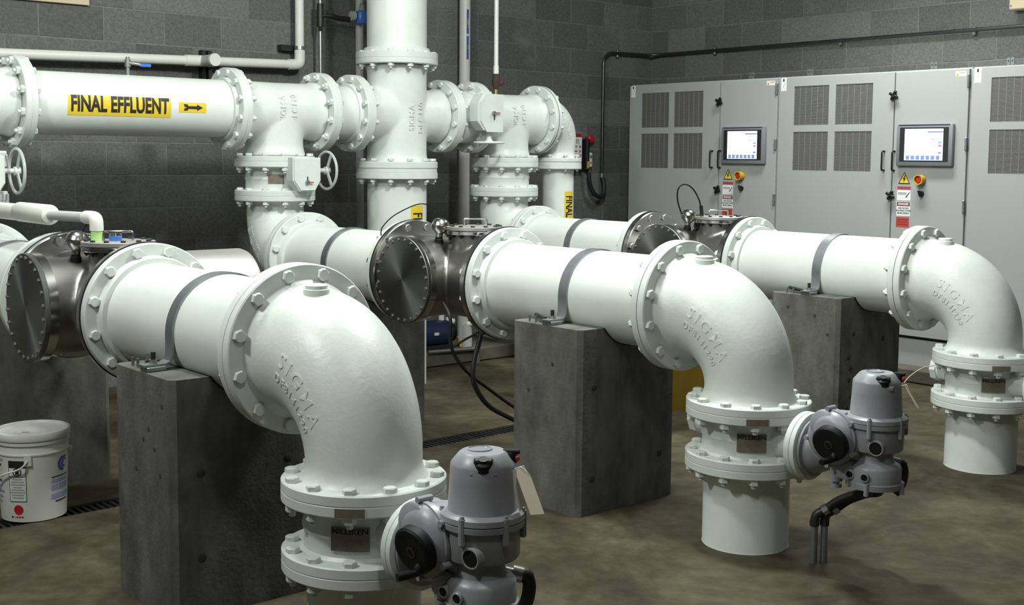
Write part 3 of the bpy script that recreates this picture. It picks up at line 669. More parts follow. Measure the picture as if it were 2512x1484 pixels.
# header gear valve
T = Thing('gear_valve', 'white valve with octagonal gearbox and flat hand wheel on the header', 'valve', (3.2, HY, HZ-.25))
valve(T, (XCR+.3556, HY, HZ), EX, R12, P12, .036, XBK['C']-.305-XCR-.3556, 12, B12)
bolts(T, (XCR+.3556, HY, HZ), -EX, B12, 12, 2*T12+.004); bolts(T, (XBK['C']-.305, HY, HZ), EX, B12, 12, 2*T12+.004)
gx, gz = 3.265, 1.792
oct_ = [(-.075, .125), (.095, .125), (.095, -.115), (.02, -.115), (-.075, -.115), (-.118, -.055), (-.118, .06)]
b = MB(); b.prism([(-.05, .125), (.095, .125), (.095, -.125), (-.045, -.125), (-.095, -.055), (-.095, .07)], (gx, 3.30, gz), EX, EZ, -EY, .012)
b.prism([(-.075, .125), (.095, .125), (.095, -.115), (-.065, -.115), (-.118, -.055), (-.118, .06)], (gx, 3.385, gz), EX, EZ, -EY, .085); b.cyl((gx-.03, HY-P12+.02, gz-.02), (gx-.03, 3.38, gz-.02), .085)
T.add(b, 'gearbox', FLG, ang=20)
b = MB(); b.cyl((gx+.005, 3.288, gz), (gx+.005, 3.268, gz), .013, 16); T.add(b, 'indicator_stud', ZINC)
b = MB(); b.box((gx+.018, 3.270, gz-.003), (gx+.055, 3.276, gz+.004)); T.add(b, 'pointer', RED)
b = MB(); b.box((gx+.003, 3.270, gz-.045), (gx+.009, 3.276, gz-.013)); T.add(b, 'scale_mark', INK)
b = MB(); b.cyl((gx+.02, 3.345, gz-.12), (gx+.02, 3.345, gz-.205), .014, 16); b.lathe((gx+.02, 3.345, gz-.20), EZ, [(0, .032), (.012, .030), (.03, .018), (.05, .016)], 24); T.add(b, 'wheel_shaft', FLG)
b = MB(); cx, cy, cz = gx+.02, 3.345, gz-.195
b.tube([(cx+.098*math.cos(2*PI*i/40), cy+.098*math.sin(2*PI*i/40), cz) for i in range(41)], .008, 10, False)
for q in range(3):
    a = .4+2*PI*q/3; b.obox((cx+.055*math.cos(a), cy+.055*math.sin(a), cz+.003), (math.cos(a), math.sin(a), 0), (-math.sin(a), math.cos(a), 0), EZ, (.09, .022, .008), .002)
T.add(b, 'hand_wheel', FLG)
# end elbow and drop
XE = 4.165
T = Thing('reducing_elbow', 'white reducing elbow at the end of the header near the corner', 'pipe elbow', (XE, HY, 1.47))
xr = XBK['C']+.305
mb, surf = elbow_geo((XE, HY, HZ), -EX, -EZ, (XE-xr, .30), P12+.004, P8+.003, .185, T12, T8)
T.add(mb, 'elbow_body', CAST)
flange(T, (xr, HY, HZ), -EX, T12, R12, P12-.01); flange(T, (XE, HY, 1.47), -EZ, T8, R8, P8-.01)
bolts(T, (xr, HY, HZ), -EX, B12, 12, 2*T12); bolts(T, (XE, HY, 1.47), EZ, B8, 8, 2*T8+.024, .03)
b = MB(); b.ring((xr-.0015, HY, HZ), EX, .003, .18, R12+.001, 64); T.add(b, 'gasket', BLACK)
for i, (s, ph) in enumerate((('SIGMA', .30), ('DFB1208', .02))):
    T.add(text_on(lambda x, y, z: surf(.80+x/.2, ph+y/.14, (0, -1, 0), z), s, .05, .0004, .0015, 1.05, .0002), 'raised_lettering', CAST)
T = Thing('drop_pipe', 'slim white vertical pipe below the end elbow with FINAL marker', 'pipe', (XE, HY, 0))
b = MB(); b.cyl((XE, HY, 0), (XE, HY, 1.43), P8, 56); T.add(b, 'pipe', WHITE)
b = MB(); b.ring((XE, HY, 1.446), EZ, .022, P8-.01, R8-.002, 64); T.add(b, 'spacer_ring', FLG)
flange(T, (XE, HY, 1.445), EZ, T8, R8, P8-.004)
vmarker(T, XE, P8, 1.255, .085, .095, (.05, -1, 0), .5)
# small ball valve on top of the header
T = Thing('ball_valve', 'small steel ball valve with blue lever on top of the header', 'valve', (.885, HY, HZ+P12))
b = MB(); b.cyl((.885, HY, HZ+P12-.01), (.885, HY, HZ+P12+.10), .011, 14); b.cyl((.885, HY, HZ+P12+.045), (.885, HY, HZ+P12+.085), .018, 8); T.add(b, 'valve_body', ZINC)
b = MB(); b.tube(smooth([(.885, HY-.015, HZ+P12+.065), (.92, HY-.022, HZ+P12+.062), (.955, HY-.022, HZ+P12+.058)]), .007, 8); T.add(b, 'lever', ZINC)
b = MB(); b.box((.945, HY-.030, HZ+P12+.048), (1.01, HY-.014, HZ+P12+.066), .004); T.add(b, 'lever_grip', BLUE)
# rusty valve and thin pipe above tee C
T = Thing('vent_pipe', 'thin white vertical pipe rising above the header near the corner', 'pipe', (3.56, HY, 2.12))
b = MB(); b.cyl((3.56, HY, 2.10), (3.56, HY, 3.95), .0155, 20); T.add(b, 'pipe', PVC)
b = MB(); b.lathe((3.56, HY, 2.075), EZ, [(0, .019), (.035, .019), (.06, .0185), (.061, .0155)], 20); T.add(b, 'coupling', PVC)
T = Thing('rusty_valve', 'rusty brown iron valve under the thin white pipe', 'valve', (3.56, HY, HZ+P12-.005))
b = MB(); b.lathe((3.56, HY, HZ+P12+.03), EZ, [(0, .012), (.02, .020), (.045, .028), (.075, .028), (.095, .024), (.11, .024)], 10); b.lathe((3.56, HY, HZ+P12+.075), (.9, -.43, .1), [(0, .02), (.03, .022), (.05, .018), (.058, .008)], 8); T.add(b, 'valve_body', RUST)
b = MB(); b.cyl((3.56, HY, HZ+P12-.01), (3.56, HY, HZ+P12+.035), .013, 12); T.add(b, 'nipple', BRASS)

# ------------------------------------------------------------------ wall piping
T = Thing('pvc_line', 'white plastic pipe along the block wall above the header', 'pipe', (.8, 4.5, 2.08))
zf = lambda x: 2.083+(x-.4)*.0225
b = MB(); b.cyl((-1.5, 4.5, zf(-1.5)), (2.52, 4.5, zf(2.52)), .031, 24); b.cyl((2.53, 4.5, zf(2.53)), (2.53, 4.5, 3.95), .031, 24); T.add(b, 'pipe', PVC)
b = MB(); b.tube(smooth([(2.44, 4.5, zf(2.44)), (2.49, 4.5, zf(2.5)), (2.523, 4.5, zf(2.5)+.010), (2.53, 4.5, zf(2.5)+.045), (2.53, 4.5, zf(2.5)+.10)]), .037, 24); T.add(b, 'elbow', PVC)
b = MB(); b.cyl((1.67, 4.5, zf(1.67)), (1.87, 4.5, zf(1.87)), .037, 24); T.add(b, 'tee', PVC)
b = MB(); b.cyl((1.80, 4.5, zf(1.8)), (1.80, 4.36, zf(1.8)), .037, 24); T.add(b, 'branch', PVCG)
b = MB(); b.cyl((1.80, 4.36, zf(1.8)), (1.80, 4.335, zf(1.8)), .041, 24); T.add(b, 'cap', PVC)
for (x, z) in ((1.86, 0), (2.53, 1)):
    C = Thing('pipe_clamp', 'black channel clamp behind the plastic wall pipe' if not z else 'black channel clamp on the plastic pipe beside its bend', 'clamp', (x, 4.59, 2.0 if not z else 2.24), 'wall pipe clamps')
    b = MB()
    if not z:
        b.box((x-.045, 4.545, 1.98), (x-.020, 4.597, 2.19)); b.box((x+.0, 4.545, 1.98), (x+.025, 4.597, 2.19)); C.add(b, 'channel', DARK)
    else:
        b.box((x-.12, 4.545, 2.225), (x+.04, 4.597, 2.265)); C.add(b, 'channel', DARK)
        b = MB(); b.ring((x, 4.5, 2.233), EZ, .024, .0312, .036, 24); C.add(b, 'clamp_ring', ZINC)
T = Thing('sample_line', 'thin dark steel pipe on the wall beside the white bend', 'pipe', (2.68, 4.47, 1.9))
b = MB(); b.cyl((2.68, 4.47, 1.85), (2.68, 4.47, 3.95), .011, 14); T.add(b, 'pipe', ZINC)
b = MB(); b.cyl((2.68, 4.47, 2.40), (2.68, 4.47, 2.56), .024, 14); b.cyl((2.68, 4.47, 2.37), (2.68, 4.47, 2.40), .017, 6); b.cyl((2.68, 4.47, 2.02), (2.68, 4.47, 2.035), .015, 6); T.add(b, 'union', DARK)
b = MB(); b.tube(smooth([(2.69, 4.46, 2.475), (2.74, 4.44, 2.478), (2.80, 4.42, 2.465), (2.88, 4.40, 2.46)]), [.012]*6+[.018]*7+[.019]*6, 12); T.add(b, 'hose', BLACK)
T = Thing('pressure_transmitter', 'bright blue transmitter head with white end cap', 'instrument', (2.955, 4.37, 2.42))
b = MB(); b.lathe((2.955, 4.37, 2.435), EZ, [(0, .036), (.01, .041), (.075, .041), (.085, .036), (.09, .028)], 24); T.add(b, 'housing', BLUE)
b = MB(); b.cyl((2.905, 4.375, 2.485), (2.875, 4.378, 2.485), .034, 20); T.add(b, 'end_cap', PVCG)
b = MB(); b.tube(smooth([(2.935, 4.36, 2.525), (2.94, 4.36, 2.56), (2.955, 4.36, 2.575), (2.97, 4.36, 2.56), (2.972, 4.36, 2.525)]), .006, 8); T.add(b, 'bail', ZINC); b = MB(); b.cyl((2.985, 4.36, 2.485), (3.045, 4.35, 2.485), .012, 10); T.add(b, 'fitting', ZINC)
def vpipe(x, y, r, m, name, lab, cat='pipe'):
    return single(name, MB().cyl((x, y, 0), (x, y, 3.95), r, 28), m, lab, cat, loc=(x, y, 0))
vpipe(2.995, 4.45, .028, PVCG, 'wall_pipe', 'grey vertical pipe on the wall behind the blue transmitter')
T = Thing('wall_pipe', 'wide cream plastic vertical pipe with blue printed strip', 'pipe', (4.005, 4.5, 0))
b = MB(); b.cyl((4.005, 4.5, 0), (4.005, 4.5, 3.95), .043, 32); T.add(b, 'pipe', PVC)
f = cyl_map((4.005, 4.5, 2.44), (0, 0, 1), (-.12, -1, 0), .0434)
T.add(patch(f, .005, .19, -.009, .009, 3, 3, .0005), 'printed_strip', BLUEI); T.add(patch(f, -.19, -.012, -.009, .009, 3, 3, .0005), 'printed_strip', BLUEI)
for q in (.09, .10, .06, -.09, -.10): T.add(patch(f, q-.03 if q > .07 else q-.012, q+.02 if q > .07 else q+.012, -.005+.002*(q > .095), -.002+.002*(q > .095), 2, 2, .0011), 'print_line', LABELW)
# conduit
T = Thing('steel_conduit', 'thin steel conduit running along both walls above the cabinets', 'conduit', (5.6, 4.55, 1.35))
pts = [(5.595, 4.56, 1.36), (5.595, 4.56, 2.28)] + [(5.595+.11*(1-math.cos(a)), 4.56, 2.30+.11*math.sin(a)) for a in [PI/2*i/8 for i in range(9)]] + [(5.9, 4.56, 2.412), (6.05, 4.555, 2.414), (6.13, 4.535, 2.415), (6.19, 4.48, 2.417), (6.205, 4.40, 2.418), (6.205, 3.6, 2.42), (6.205, 1.0, 2.425), (6.205, -1.2, 2.43)]
T.add(MB().tube(pts, .0135, 14), 'tube', CONDUIT)
for (x, y, z) in ((5.78, 4.575, 2.41), (6.22, 3.85, 2.42), (6.22, 2.6, 2.423), (6.22, 1.5, 2.424)):
    b = MB(); b.box((x-.012, y-.012, z-.035), (x+.012, y+.012, z+.022), .002); T.add(b, 'clip', GALV)
b = MB(); b.cyl((5.595, 4.56, 1.325), (5.595, 4.56, 1.365), .017, 12); T.add(b, 'coupling', ZINC)
single('flexible_conduit', MB().tube(smooth([(5.595, 4.55, 1.33), (5.592, 4.53, 1.25), (5.56, 4.51, 1.185), (5.50, 4.50, 1.165), (5.43, 4.50, 1.205), (5.385, 4.50, 1.29), (5.375, 4.50, 1.375)]), .019, 14), BLACK, 'black flexible conduit looping below the wall switch', 'conduit', loc=(5.5, 4.52, 1.17))
T = Thing('control_box', 'grey wall box with red and white warning label', 'control box', (5.27, 4.5, 1.4))
b = MB(); b.box((5.135, 4.50, 1.395), (5.295, 4.598, 1.722), .006); T.add(b, 'enclosure', BEZ)
fr = plane_map((5.220, 4.499, 1.60), (1, 0, 0), (0, 0, 1))
lb = T.add(patch(fr, -.066, .066, -.105, .105, 1, 1, .001), 'warning_label', LABELW, label='white label with red header')
T.add(patch(fr, -.066, .066, .072, .105, 1, 1, .0016), 'label_header', REDI, lb); T.add(text_on(lambda x, y, z: fr(x, y+.088, z), 'DANGER', .026, .0004, 0, 1, .0022), 'lettering', INK, lb)
for (a, c, d, e) in ((-.03, .03, .035, .055), (-.04, .035, .02, .03)): T.add(patch(fr, a, c, d, e, 1, 1, .0016), 'print_block', LABELG, lb)
for i, yy in enumerate((-.005, -.045, -.078)):
    T.add(patch(fr, -.05, .01, yy-.004, yy+.004, 1, 1, .0016), 'print_line', INK, lb); T.add(patch(fr, .035, .055, yy-.012, yy+.008, 1, 1, .0016), 'print_mark', PINKI, lb)
b = MB(); b.box((5.35, 4.50, 1.40), (5.385, 4.598, 1.66), .004); T.add(b, 'mounting_strut', DARK)
b = MB(); b.box((5.352, 4.495, 1.41), (5.372, 4.50, 1.47)); T.add(b, 'yellow_tag', YELP)
T = Thing('emergency_stop', 'red mushroom stop button on the block wall near the corner', 'button', (5.435, 4.55, 1.66))
b = MB(); b.lathe((5.435, 4.595, 1.662), -EY, [(0, .022), (.05, .022), (.05, .034), (.062, .035), (.07, .028), (.073, .01)], 28); T.add(b, 'button', RED)
T = Thing('wall_switch', 'slim white switch unit below the red stop button', 'switch', (5.425, 4.55, 1.42))
b = MB(); b.box((5.400, 4.53, 1.42), (5.450, 4.598, 1.545), .01, 2); T.add(b, 'body', LABELW)
b = MB(); b.cyl((5.425, 4.531, 1.51), (5.425, 4.522, 1.51), .012, 16); T.add(b, 'knob', BEZ)
b = MB(); b.cyl((5.425, 4.531, 1.458), (5.425, 4.525, 1.458), .007, 16); T.add(b, 'red_button', RED)
b = MB(); b.box((.25, 4.575, 2.418), (1.075, 4.598, 2.95), .003); T = Thing('wall_sign', 'beige sign board at the top left corner of the picture', 'sign', (.66, 4.58, 2.42)); T.add(b, 'board', BEIGE)
T.add(text_on(plane_map((.72, 4.574, 2.455), (1, 0, 0), EZ), 'CAUTION', .06, .001, 0, 1, .0008), 'lettering', BLUEI) if False else T.add(patch(plane_map((.80, 4.574, 2.46), (1, 0, 0), EZ), -.10, .06, -.008, .008, 1, 1, .0008), 'print_line', BLUEL)
T = Thing('junction_box', 'beige box on the wall at the top right corner of the picture', 'box', (6.2, 1.0, 2.53))
b = MB(); b.box((6.14, .75, 2.535), (6.248, 1.215, 2.95), .006); T.add(b, 'enclosure', BEIGE)
b = MB(); b.cyl((6.14, 1.20, 2.56), (6.134, 1.20, 2.56), .006, 10); T.add(b, 'screw', ZINC)

# ------------------------------------------------------------------ cabinets
CX = 5.497
def cabinet(yL, idx):
    lab = ['grey cabinet with touch screen nearest the wall corner', 'grey cabinet with touch screen in the middle of the row', 'grey cabinet cut by the right edge of the picture'][idx]
    W = 1.515; T = Thing('control_cabinet', lab, 'cabinet', (5.85, yL-W/2, .1), 'grey control cabinets in a row')
    sp = yL-.962; yr = yL-W+.004
    b = MB(); b.box((CX+.022, yr, .30), (6.235, yL-.002, 2.107), .004); T.add(b, 'body', CABM, ang=None)
    b = MB(); b.box((CX+.03, yr, .10), (6.22, yL-.002, .285)); T.add(b, 'plinth', CABM, ang=None)
    b = MB(); b.box((CX+.028, yr, .283), (6.20, yL-.004, .302)); T.add(b, 'shadow_gap', CABT, ang=None)
    b = MB(); b.box((CX+.06, yr, .100), (CX+.062, yL-.004, .11)); 
    dl = MB()
    gx = [(yL-.136, yL-.435), (yL-.491, yL-.792)]; gzs = [(1.751, 2.034), (1.421, 1.702)]
    # left door as a frame of boxes around the four grille openings
    y1, y0 = yL-.004, sp+.004; z0, z1 = .305, 2.098
    ys = [y0, gx[1][1], gx[1][0], gx[0][1], gx[0][0], y1]; zs = [z0, gzs[1][0], gzs[1][1], gzs[0][0], gzs[0][1], z1]
    for i in range(5):
        for j in range(5):
            if i in (1, 3) and j in (1, 3): continue
            dl.box((CX, ys[i], zs[j]), (CX+.021, ys[i+1], zs[j+1]))
    D1 = T.add(dl, 'door', CABM, ang=None)
    for (ya, yb) in gx:
        for (za, zb) in gzs:
            g = MB(); n = 34
            for q in range(n):
                z = za+(zb-za)*(q+.5)/n; g.box((CX+.004, yb, z-.0026), (CX+.012, ya, z+.0026))
            for q in range(1, 6):
                y = yb+(ya-yb)*q/6; g.box((CX+.003, y-.0022, za), (CX+.013, y+.0022, zb))
            G = T.add(g, 'vent_grille', GRILL, D1, ang=None); G['kind'] = 'stuff'
            T.add(MB().box((CX+.014, yb, za), (CX+.018, ya, zb)), 'vent_filter', GRILLD, D1, ang=None)
    b = MB(); b.box((CX, yr+.012, z0), (CX+.021, sp-.004, z1), .002); D2 = T.add(b, 'door', CABM, ang=None)
    # hmi
    ya, yb = sp-.043, sp-.456
    b = MB(); b.box((CX-.034, yb, 1.462), (CX+.002, ya, 1.745), .010, 2); H = T.add(b, 'screen_bezel', BEZ, D2)
    F = plane_map((CX-.0345, 0, 0), (0, -1, 0), EZ)
    T.add(patch(lambda x, y, z: F(x, y, z), -ya+.028, -yb-.028, 1.493, 1.722, 1, 1, .0008), 'screen_mask', INK, D2)
    T.add(patch(F, -ya+.02, -yb-.02, 1.735, 1.741, 1, 1, .0008), 'bezel_stripe', BLUED, D2)
    sx0, sx1 = -ya+.066, -yb-.066; sz0, sz1 = 1.502, 1.712
    S = T.add(patch(F, sx0, sx1, sz0, sz1, 1, 1, .0016), 'screen', SCR, D2) if False else None
    T.add(patch(F, sx0, sx1, sz0, sz1, 1, 1, .0016), 'screen', SCR, D2)
    T.add(patch(F, sx0+(sx1-sx0)*.60, sx1, sz1-.026, sz1-.016, 1, 1, .0022), 'screen_banner', SCRB, D2)
    wI = (sx1-sx0)/7.6
    for i in range(7): T.add(patch(F, sx0+.012+i*wI, sx0+.012+i*wI+wI*.72, sz0+.003, sz0+.032, 1, 1, .0022), 'screen_icon', SCRB, D2)
    T.add(patch(F, sx1-.034, sx1-.010, sz0+.112, sz0+.126, 1, 1, .0022), 'screen_icon', SCRT, D2)
    T.add(patch(F, sx1-.034, sx1-.010, sz0+.090, sz0+.104, 1, 1, .0022), 'screen_icon', SCRM, D2)
    T.add(patch(F, sx1-.034, sx1-.010, sz0+.044, sz0+.056, 1, 1, .0022), 'screen_icon', SCRB, D2)
    T.add(patch(F, sx1-.085, sx1-.055, sz0+.138, sz0+.143, 1, 1, .0022), 'screen_text', SCRM, D2)
    # labels on the door
    F = plane_map((CX-.0005, sp-.096, 0), (0, -1, 0), EZ)
    tri = lambda s, cz: [(-.045*s, cz-.037*s), (.045*s, cz-.037*s), (0, cz+.045*s)]
    W3 = T.add(MB().raw([F(x, y, .0004) for x, y in tri(1, 1.378)], [(0, 1, 2)]), 'warning_triangle', YEL, D2, label='yellow triangle with black lightning bolt', ang=None)
    t1 = tri(1, 1.378); t2 = tri(.80, 1.377)
    T.add(MB().raw([F(x, y, .0009) for x, y in t1+t2], [(0, 1, 4, 3), (1, 2, 5, 4), (2, 0, 3, 5)]), 'triangle_border', INK, D2, ang=None)
    T.add(MB().raw([F(x, y+1.375, .0012) for x, y in ((.004, .026), (-.012, -.004), (-.002, -.002), (-.006, -.026), (.011, .004), (.001, .004), (.010, .026))], [(0, 1, 2, 5, 6), (2, 3, 4, 5)]), 'lightning_bolt', INK, D2, ang=None)
    T.add(patch(F, -.052, .052, 1.228, 1.325, 1, 1, .0004), 'warning_label', LABELW, D2, label='white label with red banner and sketch')
    T.add(patch(F, -.052, .052, 1.300, 1.325, 1, 1, .0009), 'label_banner', PINKI, D2); T.add(text_on(lambda x, y, z: F(x, y+1.3125, z), 'WARNING', .021, .0003, 0, .95, .0013), 'lettering', INK, D2)
    T.add(patch(F, -.044, .02, 1.268, 1.284, 1, 1, .0009), 'print_block', LABELG, D2); T.add(MB().raw([F(x, y, .001) for x, y in ((.012, 1.25), (.044, 1.288), (.046, 1.284), (.020, 1.248))], [(0, 1, 2, 3)]), 'print_arrow', INK, D2, ang=None)
    T.add(patch(F, -.052, .052, 1.122, 1.222, 1, 1, .0004), 'danger_label', LABELW, D2, label='white label headed DANGER')
    T.add(patch(F, -.048, .048, 1.190, 1.218, 1, 1, .0009), 'label_banner', INK, D2); T.add(patch(F, -.040, .040, 1.194, 1.214, 1, 1, .0013), 'label_oval', PINKI, D2)
    T.add(text_on(lambda x, y, z: F(x, y+1.204, z), 'DANGER', .021, .0003, 0, .95, .0017), 'lettering', LABELW, D2)
    for i, s in enumerate(('HIGH VOLTAGE', 'DISCONNECT POWER', 'BEFORE OPENING')): T.add(text_on(lambda x, y, z: F(x, y+1.175-.017*i, z), s, .015, .0005, 0, .72, .0009), 'lettering', INK, D2)
    T.add(patch(F, -.052, .046, 1.046, 1.114, 1, 1, .0004), 'red_label', REDI, D2, label='plain red label')
    for i in range(3): T.add(patch(F, -.040, .034, 1.062+.016*i, 1.068+.016*i, 1, 1, .0008), 'print_line', mat('dark_red_ink', (.22, .02, .02), .6) if 'dark_red_ink' not in bpy.data.materials else bpy.data.materials['dark_red_ink'], D2)
    # stop button with shroud, key switch
    y = sp-.228
    b = MB(); b.lathe((CX, y, 1.372), -EX, [(0, .032), (.055, .034), (.055, .027), (.01, .027)], 32, (0, 0)); T.add(b, 'stop_shroud', YELP, D2)
    b = MB(); b.lathe((CX, y, 1.372), -EX, [(0, .014), (.03, .014), (.03, .022), (.044, .023), (.05, .015)], 24); T.add(b, 'stop_button', RED, D2)
    b = MB(); b.lathe((CX, y, 1.276), -EX, [(0, .020), (.012, .019), (.014, .012)], 20); b.obox((CX-.022, y, 1.278), (1, 0, 0), (0, .5, .86), (0, -.86, .5), (.02, .044, .012), .002); T.add(b, 'selector_switch', BLACKP, D2)
    # latches and handles
    for z in (1.941, 1.262):
        b = MB(); b.lathe((CX, sp-.005, z), -EX, [(0, .014), (.02, .014)], 12)
        for q in range(4): a = .5+PI/2*q; b.obox((CX-.024, sp-.005+.018*math.cos(a), z+.018*math.sin(a)), (1, 0, 0), (0, math.cos(a), math.sin(a)), (0, -math.sin(a), math.cos(a)), (.018, .034, .020), .004)
        T.add(b, 'star_knob', BLACKP, D1)
    for y, D in ((sp+.062, D1), (sp-.005+.018-.03, D2)):
        b = MB(); b.tube([(CX, y, 1.432), (CX-.03, y, 1.432), (CX-.036, y, 1.440), (CX-.036, y, 1.554), (CX-.03, y, 1.562), (CX, y, 1.562)], .006, 8); T.add(b, 'pull_handle', BLACKP, D)
    for z in (2.02, 1.61, 1.20, .72):
        b = MB(); b.box((CX-.012, yr+.006, z-.042), (CX+.004, yr+.022, z+.042), .003); T.add(b, 'hinge', GALV, D2)
    F = plane_map((CX-.0005, yL-.040, 2.051), (0, -1, 0), EZ)
    T.add(patch(F, -.022, .026, -.048, .048, 1, 1, .0004), 'notice_sticker', LABELW, D1); T.add(MB().raw([F(x, y, .0009) for x, y in ((-.004, .042), (.006, .042), (.008, .026), (.002, .018), (-.006, .026))], [(0, 1, 2, 3, 4)]), 'print_mark', INK, D1, ang=None)
    T.add(MB().raw([F(x, y, .0009) for x, y in ((.012, .014), (.014, .010), (-.002, -.022), (-.006, -.022))], [(0, 1, 2, 3)]), 'print_mark', LABELG, D1, ang=None)
    F = plane_map((CX-.0005, yr+.085, 2.066), (0, -1, 0), EZ)
    T.add(patch(F, -.024, .052, -.016, .018, 1, 1, .0003), 'notice_sticker', LABELW, D2); T.add(MB().raw([F(x, y, .0008) for x, y in ((-.020, -.012), (.002, -.012), (-.009, .010))], [(0, 1, 2)]), 'print_mark', YELP, D2, ang=None)
    T.add(patch(F, .008, .046, .004, .010, 1, 1, .0008), 'print_line', YELP, D2)
    for y in ((yL-.22, yL-.32) if False else (yr+.30, yL-.225)):
        b = MB(); b.box((CX+.06, y-.024, 2.105), (CX+.066, y-.002, 2.160)); b.box((CX+.06, y+.002, 2.105), (CX+.066, y+.024, 2.160)); b.box((CX+.06, y-.024, 2.105), (CX+.11, y+.024, 2.111)); T.add(b, 'lifting_lug', GALV)
        b = MB(); b.cyl((CX+.06, y-.013, 2.138), (CX+.0595, y-.013, 2.138), .005, 10); b.cyl((CX+.06, y+.013, 2.138), (CX+.0595, y+.013, 2.138), .005, 10); T.add(b, 'lug_hole', INK)
for i in range(3): cabinet(4.150-1.5165*i, i)
# ------------------------------------------------------------------ actuators
def actuator(k, x0):
    T = Thing('valve_actuator', {'A': 'grey electric valve actuator at the bottom edge with a manila tag', 'B': 'grey electric valve actuator beside the middle plug valve', 'C': 'grey electric valve actuator past the right edge beside farthest valve'}[k], 'actuator', (x0, -.56, .30), 'grey electric valve actuators')
    X = lambda x, y, z: V((x0+x, y, z))
    b = MB(); b.cyl(X(0, -.306, .438), X(0, -.318, .438), .110, 48); b.tube([X(0, -.310, .438), X(-.002, -.34, .442), X(-.012, -.39, .46), X(-.025, -.44, .49)], [.098, .090, .080, .078], 40); T.add(b, 'mounting_neck', GREY)
    # gearbox : dome facing -X
    g = MB(); c = X(-.136, -.475, .525)
    g.lathe(c+V((.13, 0, 0)), -EX, [(0, .060), (.012, .078), (.060, .088), (.118, .093), (.119, .098), (.136, .098), (.137, .093), (.148, .087), (.160, .073), (.166, .060)], 56)
    G = T.add(g, 'gearbox', GREY)
    b = MB(); b.lathe(X(-.08, -.445, .560), V((-1, -.10, .12)), [(0, .056), (.070, .054), (.084, .050), (.087, .045)], 40); T.add(b, 'gearbox_boss', GREY)
    for a in (.25, 1.30, 2.4, 3.6, 4.9):
        p = X(-.136, -.475+.102*math.cos(a+1.2), .525+.102*math.sin(a+1.2)); b = MB(); b.cyl(p-V((.016, 0, 0)), p+V((.03, 0, 0)), .009, 10); T.add(b, 'cover_screw', GREY)
    nx = V((-.955, -.10, -.27)).normalized(); wc = X(-.172, -.503, .520)
    w_ = MB(); w_.lathe(wc, nx, [(-.012, .045), (0, .059), (.006, .065), (.026, .065), (.032, .060), (.034, .052), (.0325, .046), (.0325, .018), (.034, .016), (.034, .003)], 48); HW = T.add(w_, 'hand_knob', BLACKP)
    b = MB(); b.lathe(wc+nx*.0335, nx, [(0, .0125), (.001, .0135), (.0012, .0125)], 24, (0, 0)); T.add(b, 'knob_emblem', ZINC, HW)
    p = X(-.200, -.520, .462); b = MB(); b.tube([p+V((.02, 0, .02)), p+V((.006, -.002, .004)), p, p+V((-.02, .004, -.002)), p+V((-.048, .010, -.004))], [.014, .013, .0115, .0115, .011], 14); T.add(b, 'crank_grip', BLACKP, HW)
    b = MB(); b.obox(X(-.03, -.53, .50), (1, 0, 0), (0, 1, 0), (0, 0, 1), (.15, .10, .13), .022, 2); T.add(b, 'bridge', GREY)
    b = MB(); b.lathe(X(-.055, -.445, 0), EZ, [(.325, .020), (.337, .020), (.337, .012), (.345, .012), (.348, .023), (.45, .025)], 20); T.add(b, 'drain_gland', GREY)
    # motor housing
    m = X(-.035, -.585, 0)
    b = MB(); b.lathe(m, EZ, [(.488, .060), (.490, .092), (.496, .096), (.575, .099), (.577, .099)], 56); T.add(b, 'mid_housing', GREY)
    b = MB(); b.lathe(m, EZ, [(.572, .098), (.574, .108), (.588, .109), (.590, .105), (.592, .109), (.606, .108), (.612, .100), (.614, .092)], 64); T.add(b, 'clamp_ring', GREY)
    for a in (.2, 1.35, 2.4, 3.5, 4.6, 5.5):
        p = m+V((.104*math.cos(a), .104*math.sin(a), 0)); b = MB(); b.lathe(p, EZ, [(.540, .006), (.544, .009), (.610, .009), (.610, .006), (.617, .005)], 10); T.add(b, 'ring_lug', GREY)
    cap = MB(); cap.lathe(m, EZ, [(.610, .092), (.616, .0895), (.690, .085), (.728, .083), (.735, .081), (.758, .062), (.762, .056)], 40)
    CP = T.add(cap, 'cover', GREY, ang=24)
    cd = (V((cam.location.x, cam.location.y, 0))-V((m.x, m.y, 0))).normalized(); sd = V((-cd.y, cd.x, 0))
    if sd.dot(r2) < 0: sd = -sd
    # recess carrying the selector knob, tilted toward the operator
    pc = X(-.073, -.632, .730); nn = (cd*.35+EZ).normalized()
    b = MB(); b.obox(pc-nn*.010, sd, nn.cross(sd), nn, (.074, .046, .022), .009, 2); T.add(b, 'knob_recess', GREY, CP)
    b = MB(); b.lathe(pc+nn*.002, nn, [(0, .026), (.004, .024), (.016, .022), (.020, .014), (.027, .013)], 18); b.obox(pc+nn*.022, sd, nn.cross(sd), nn, (.048, .020, .012), .004); T.add(b, 'selector_knob', BLACKP, CP)
    q = m+EZ*.752+sd*.066-cd*.004
    b = MB(); b.lathe(q-EZ*.020, EZ, [(0, .022), (.018, .020), (.026, .014)], 18); b.obox(q+EZ*.006+sd*.006, sd, cd, EZ, (.044, .018, .012), .003); T.add(b, 'selector_knob', BLACKP, CP)
    b = MB(); b.obox(q+sd*.018-EZ*.010, sd, cd, EZ, (.018, .026, .014), .003); T.add(b, 'lock_button', RED, CP)
    b = MB(); b.lathe(m+EZ*.7618-cd*.014-sd*.008, EZ, [(0, .032), (.0030, .032), (.0035, .029), (.001, .028)], 32, (0, 1)); T.add(b, 'dial_window', GLASSM, CP)
    # ports
    d = V((-.97, -.24, -.03)).normalized(); p0 = X(-.123, -.642, .512)-d*.075
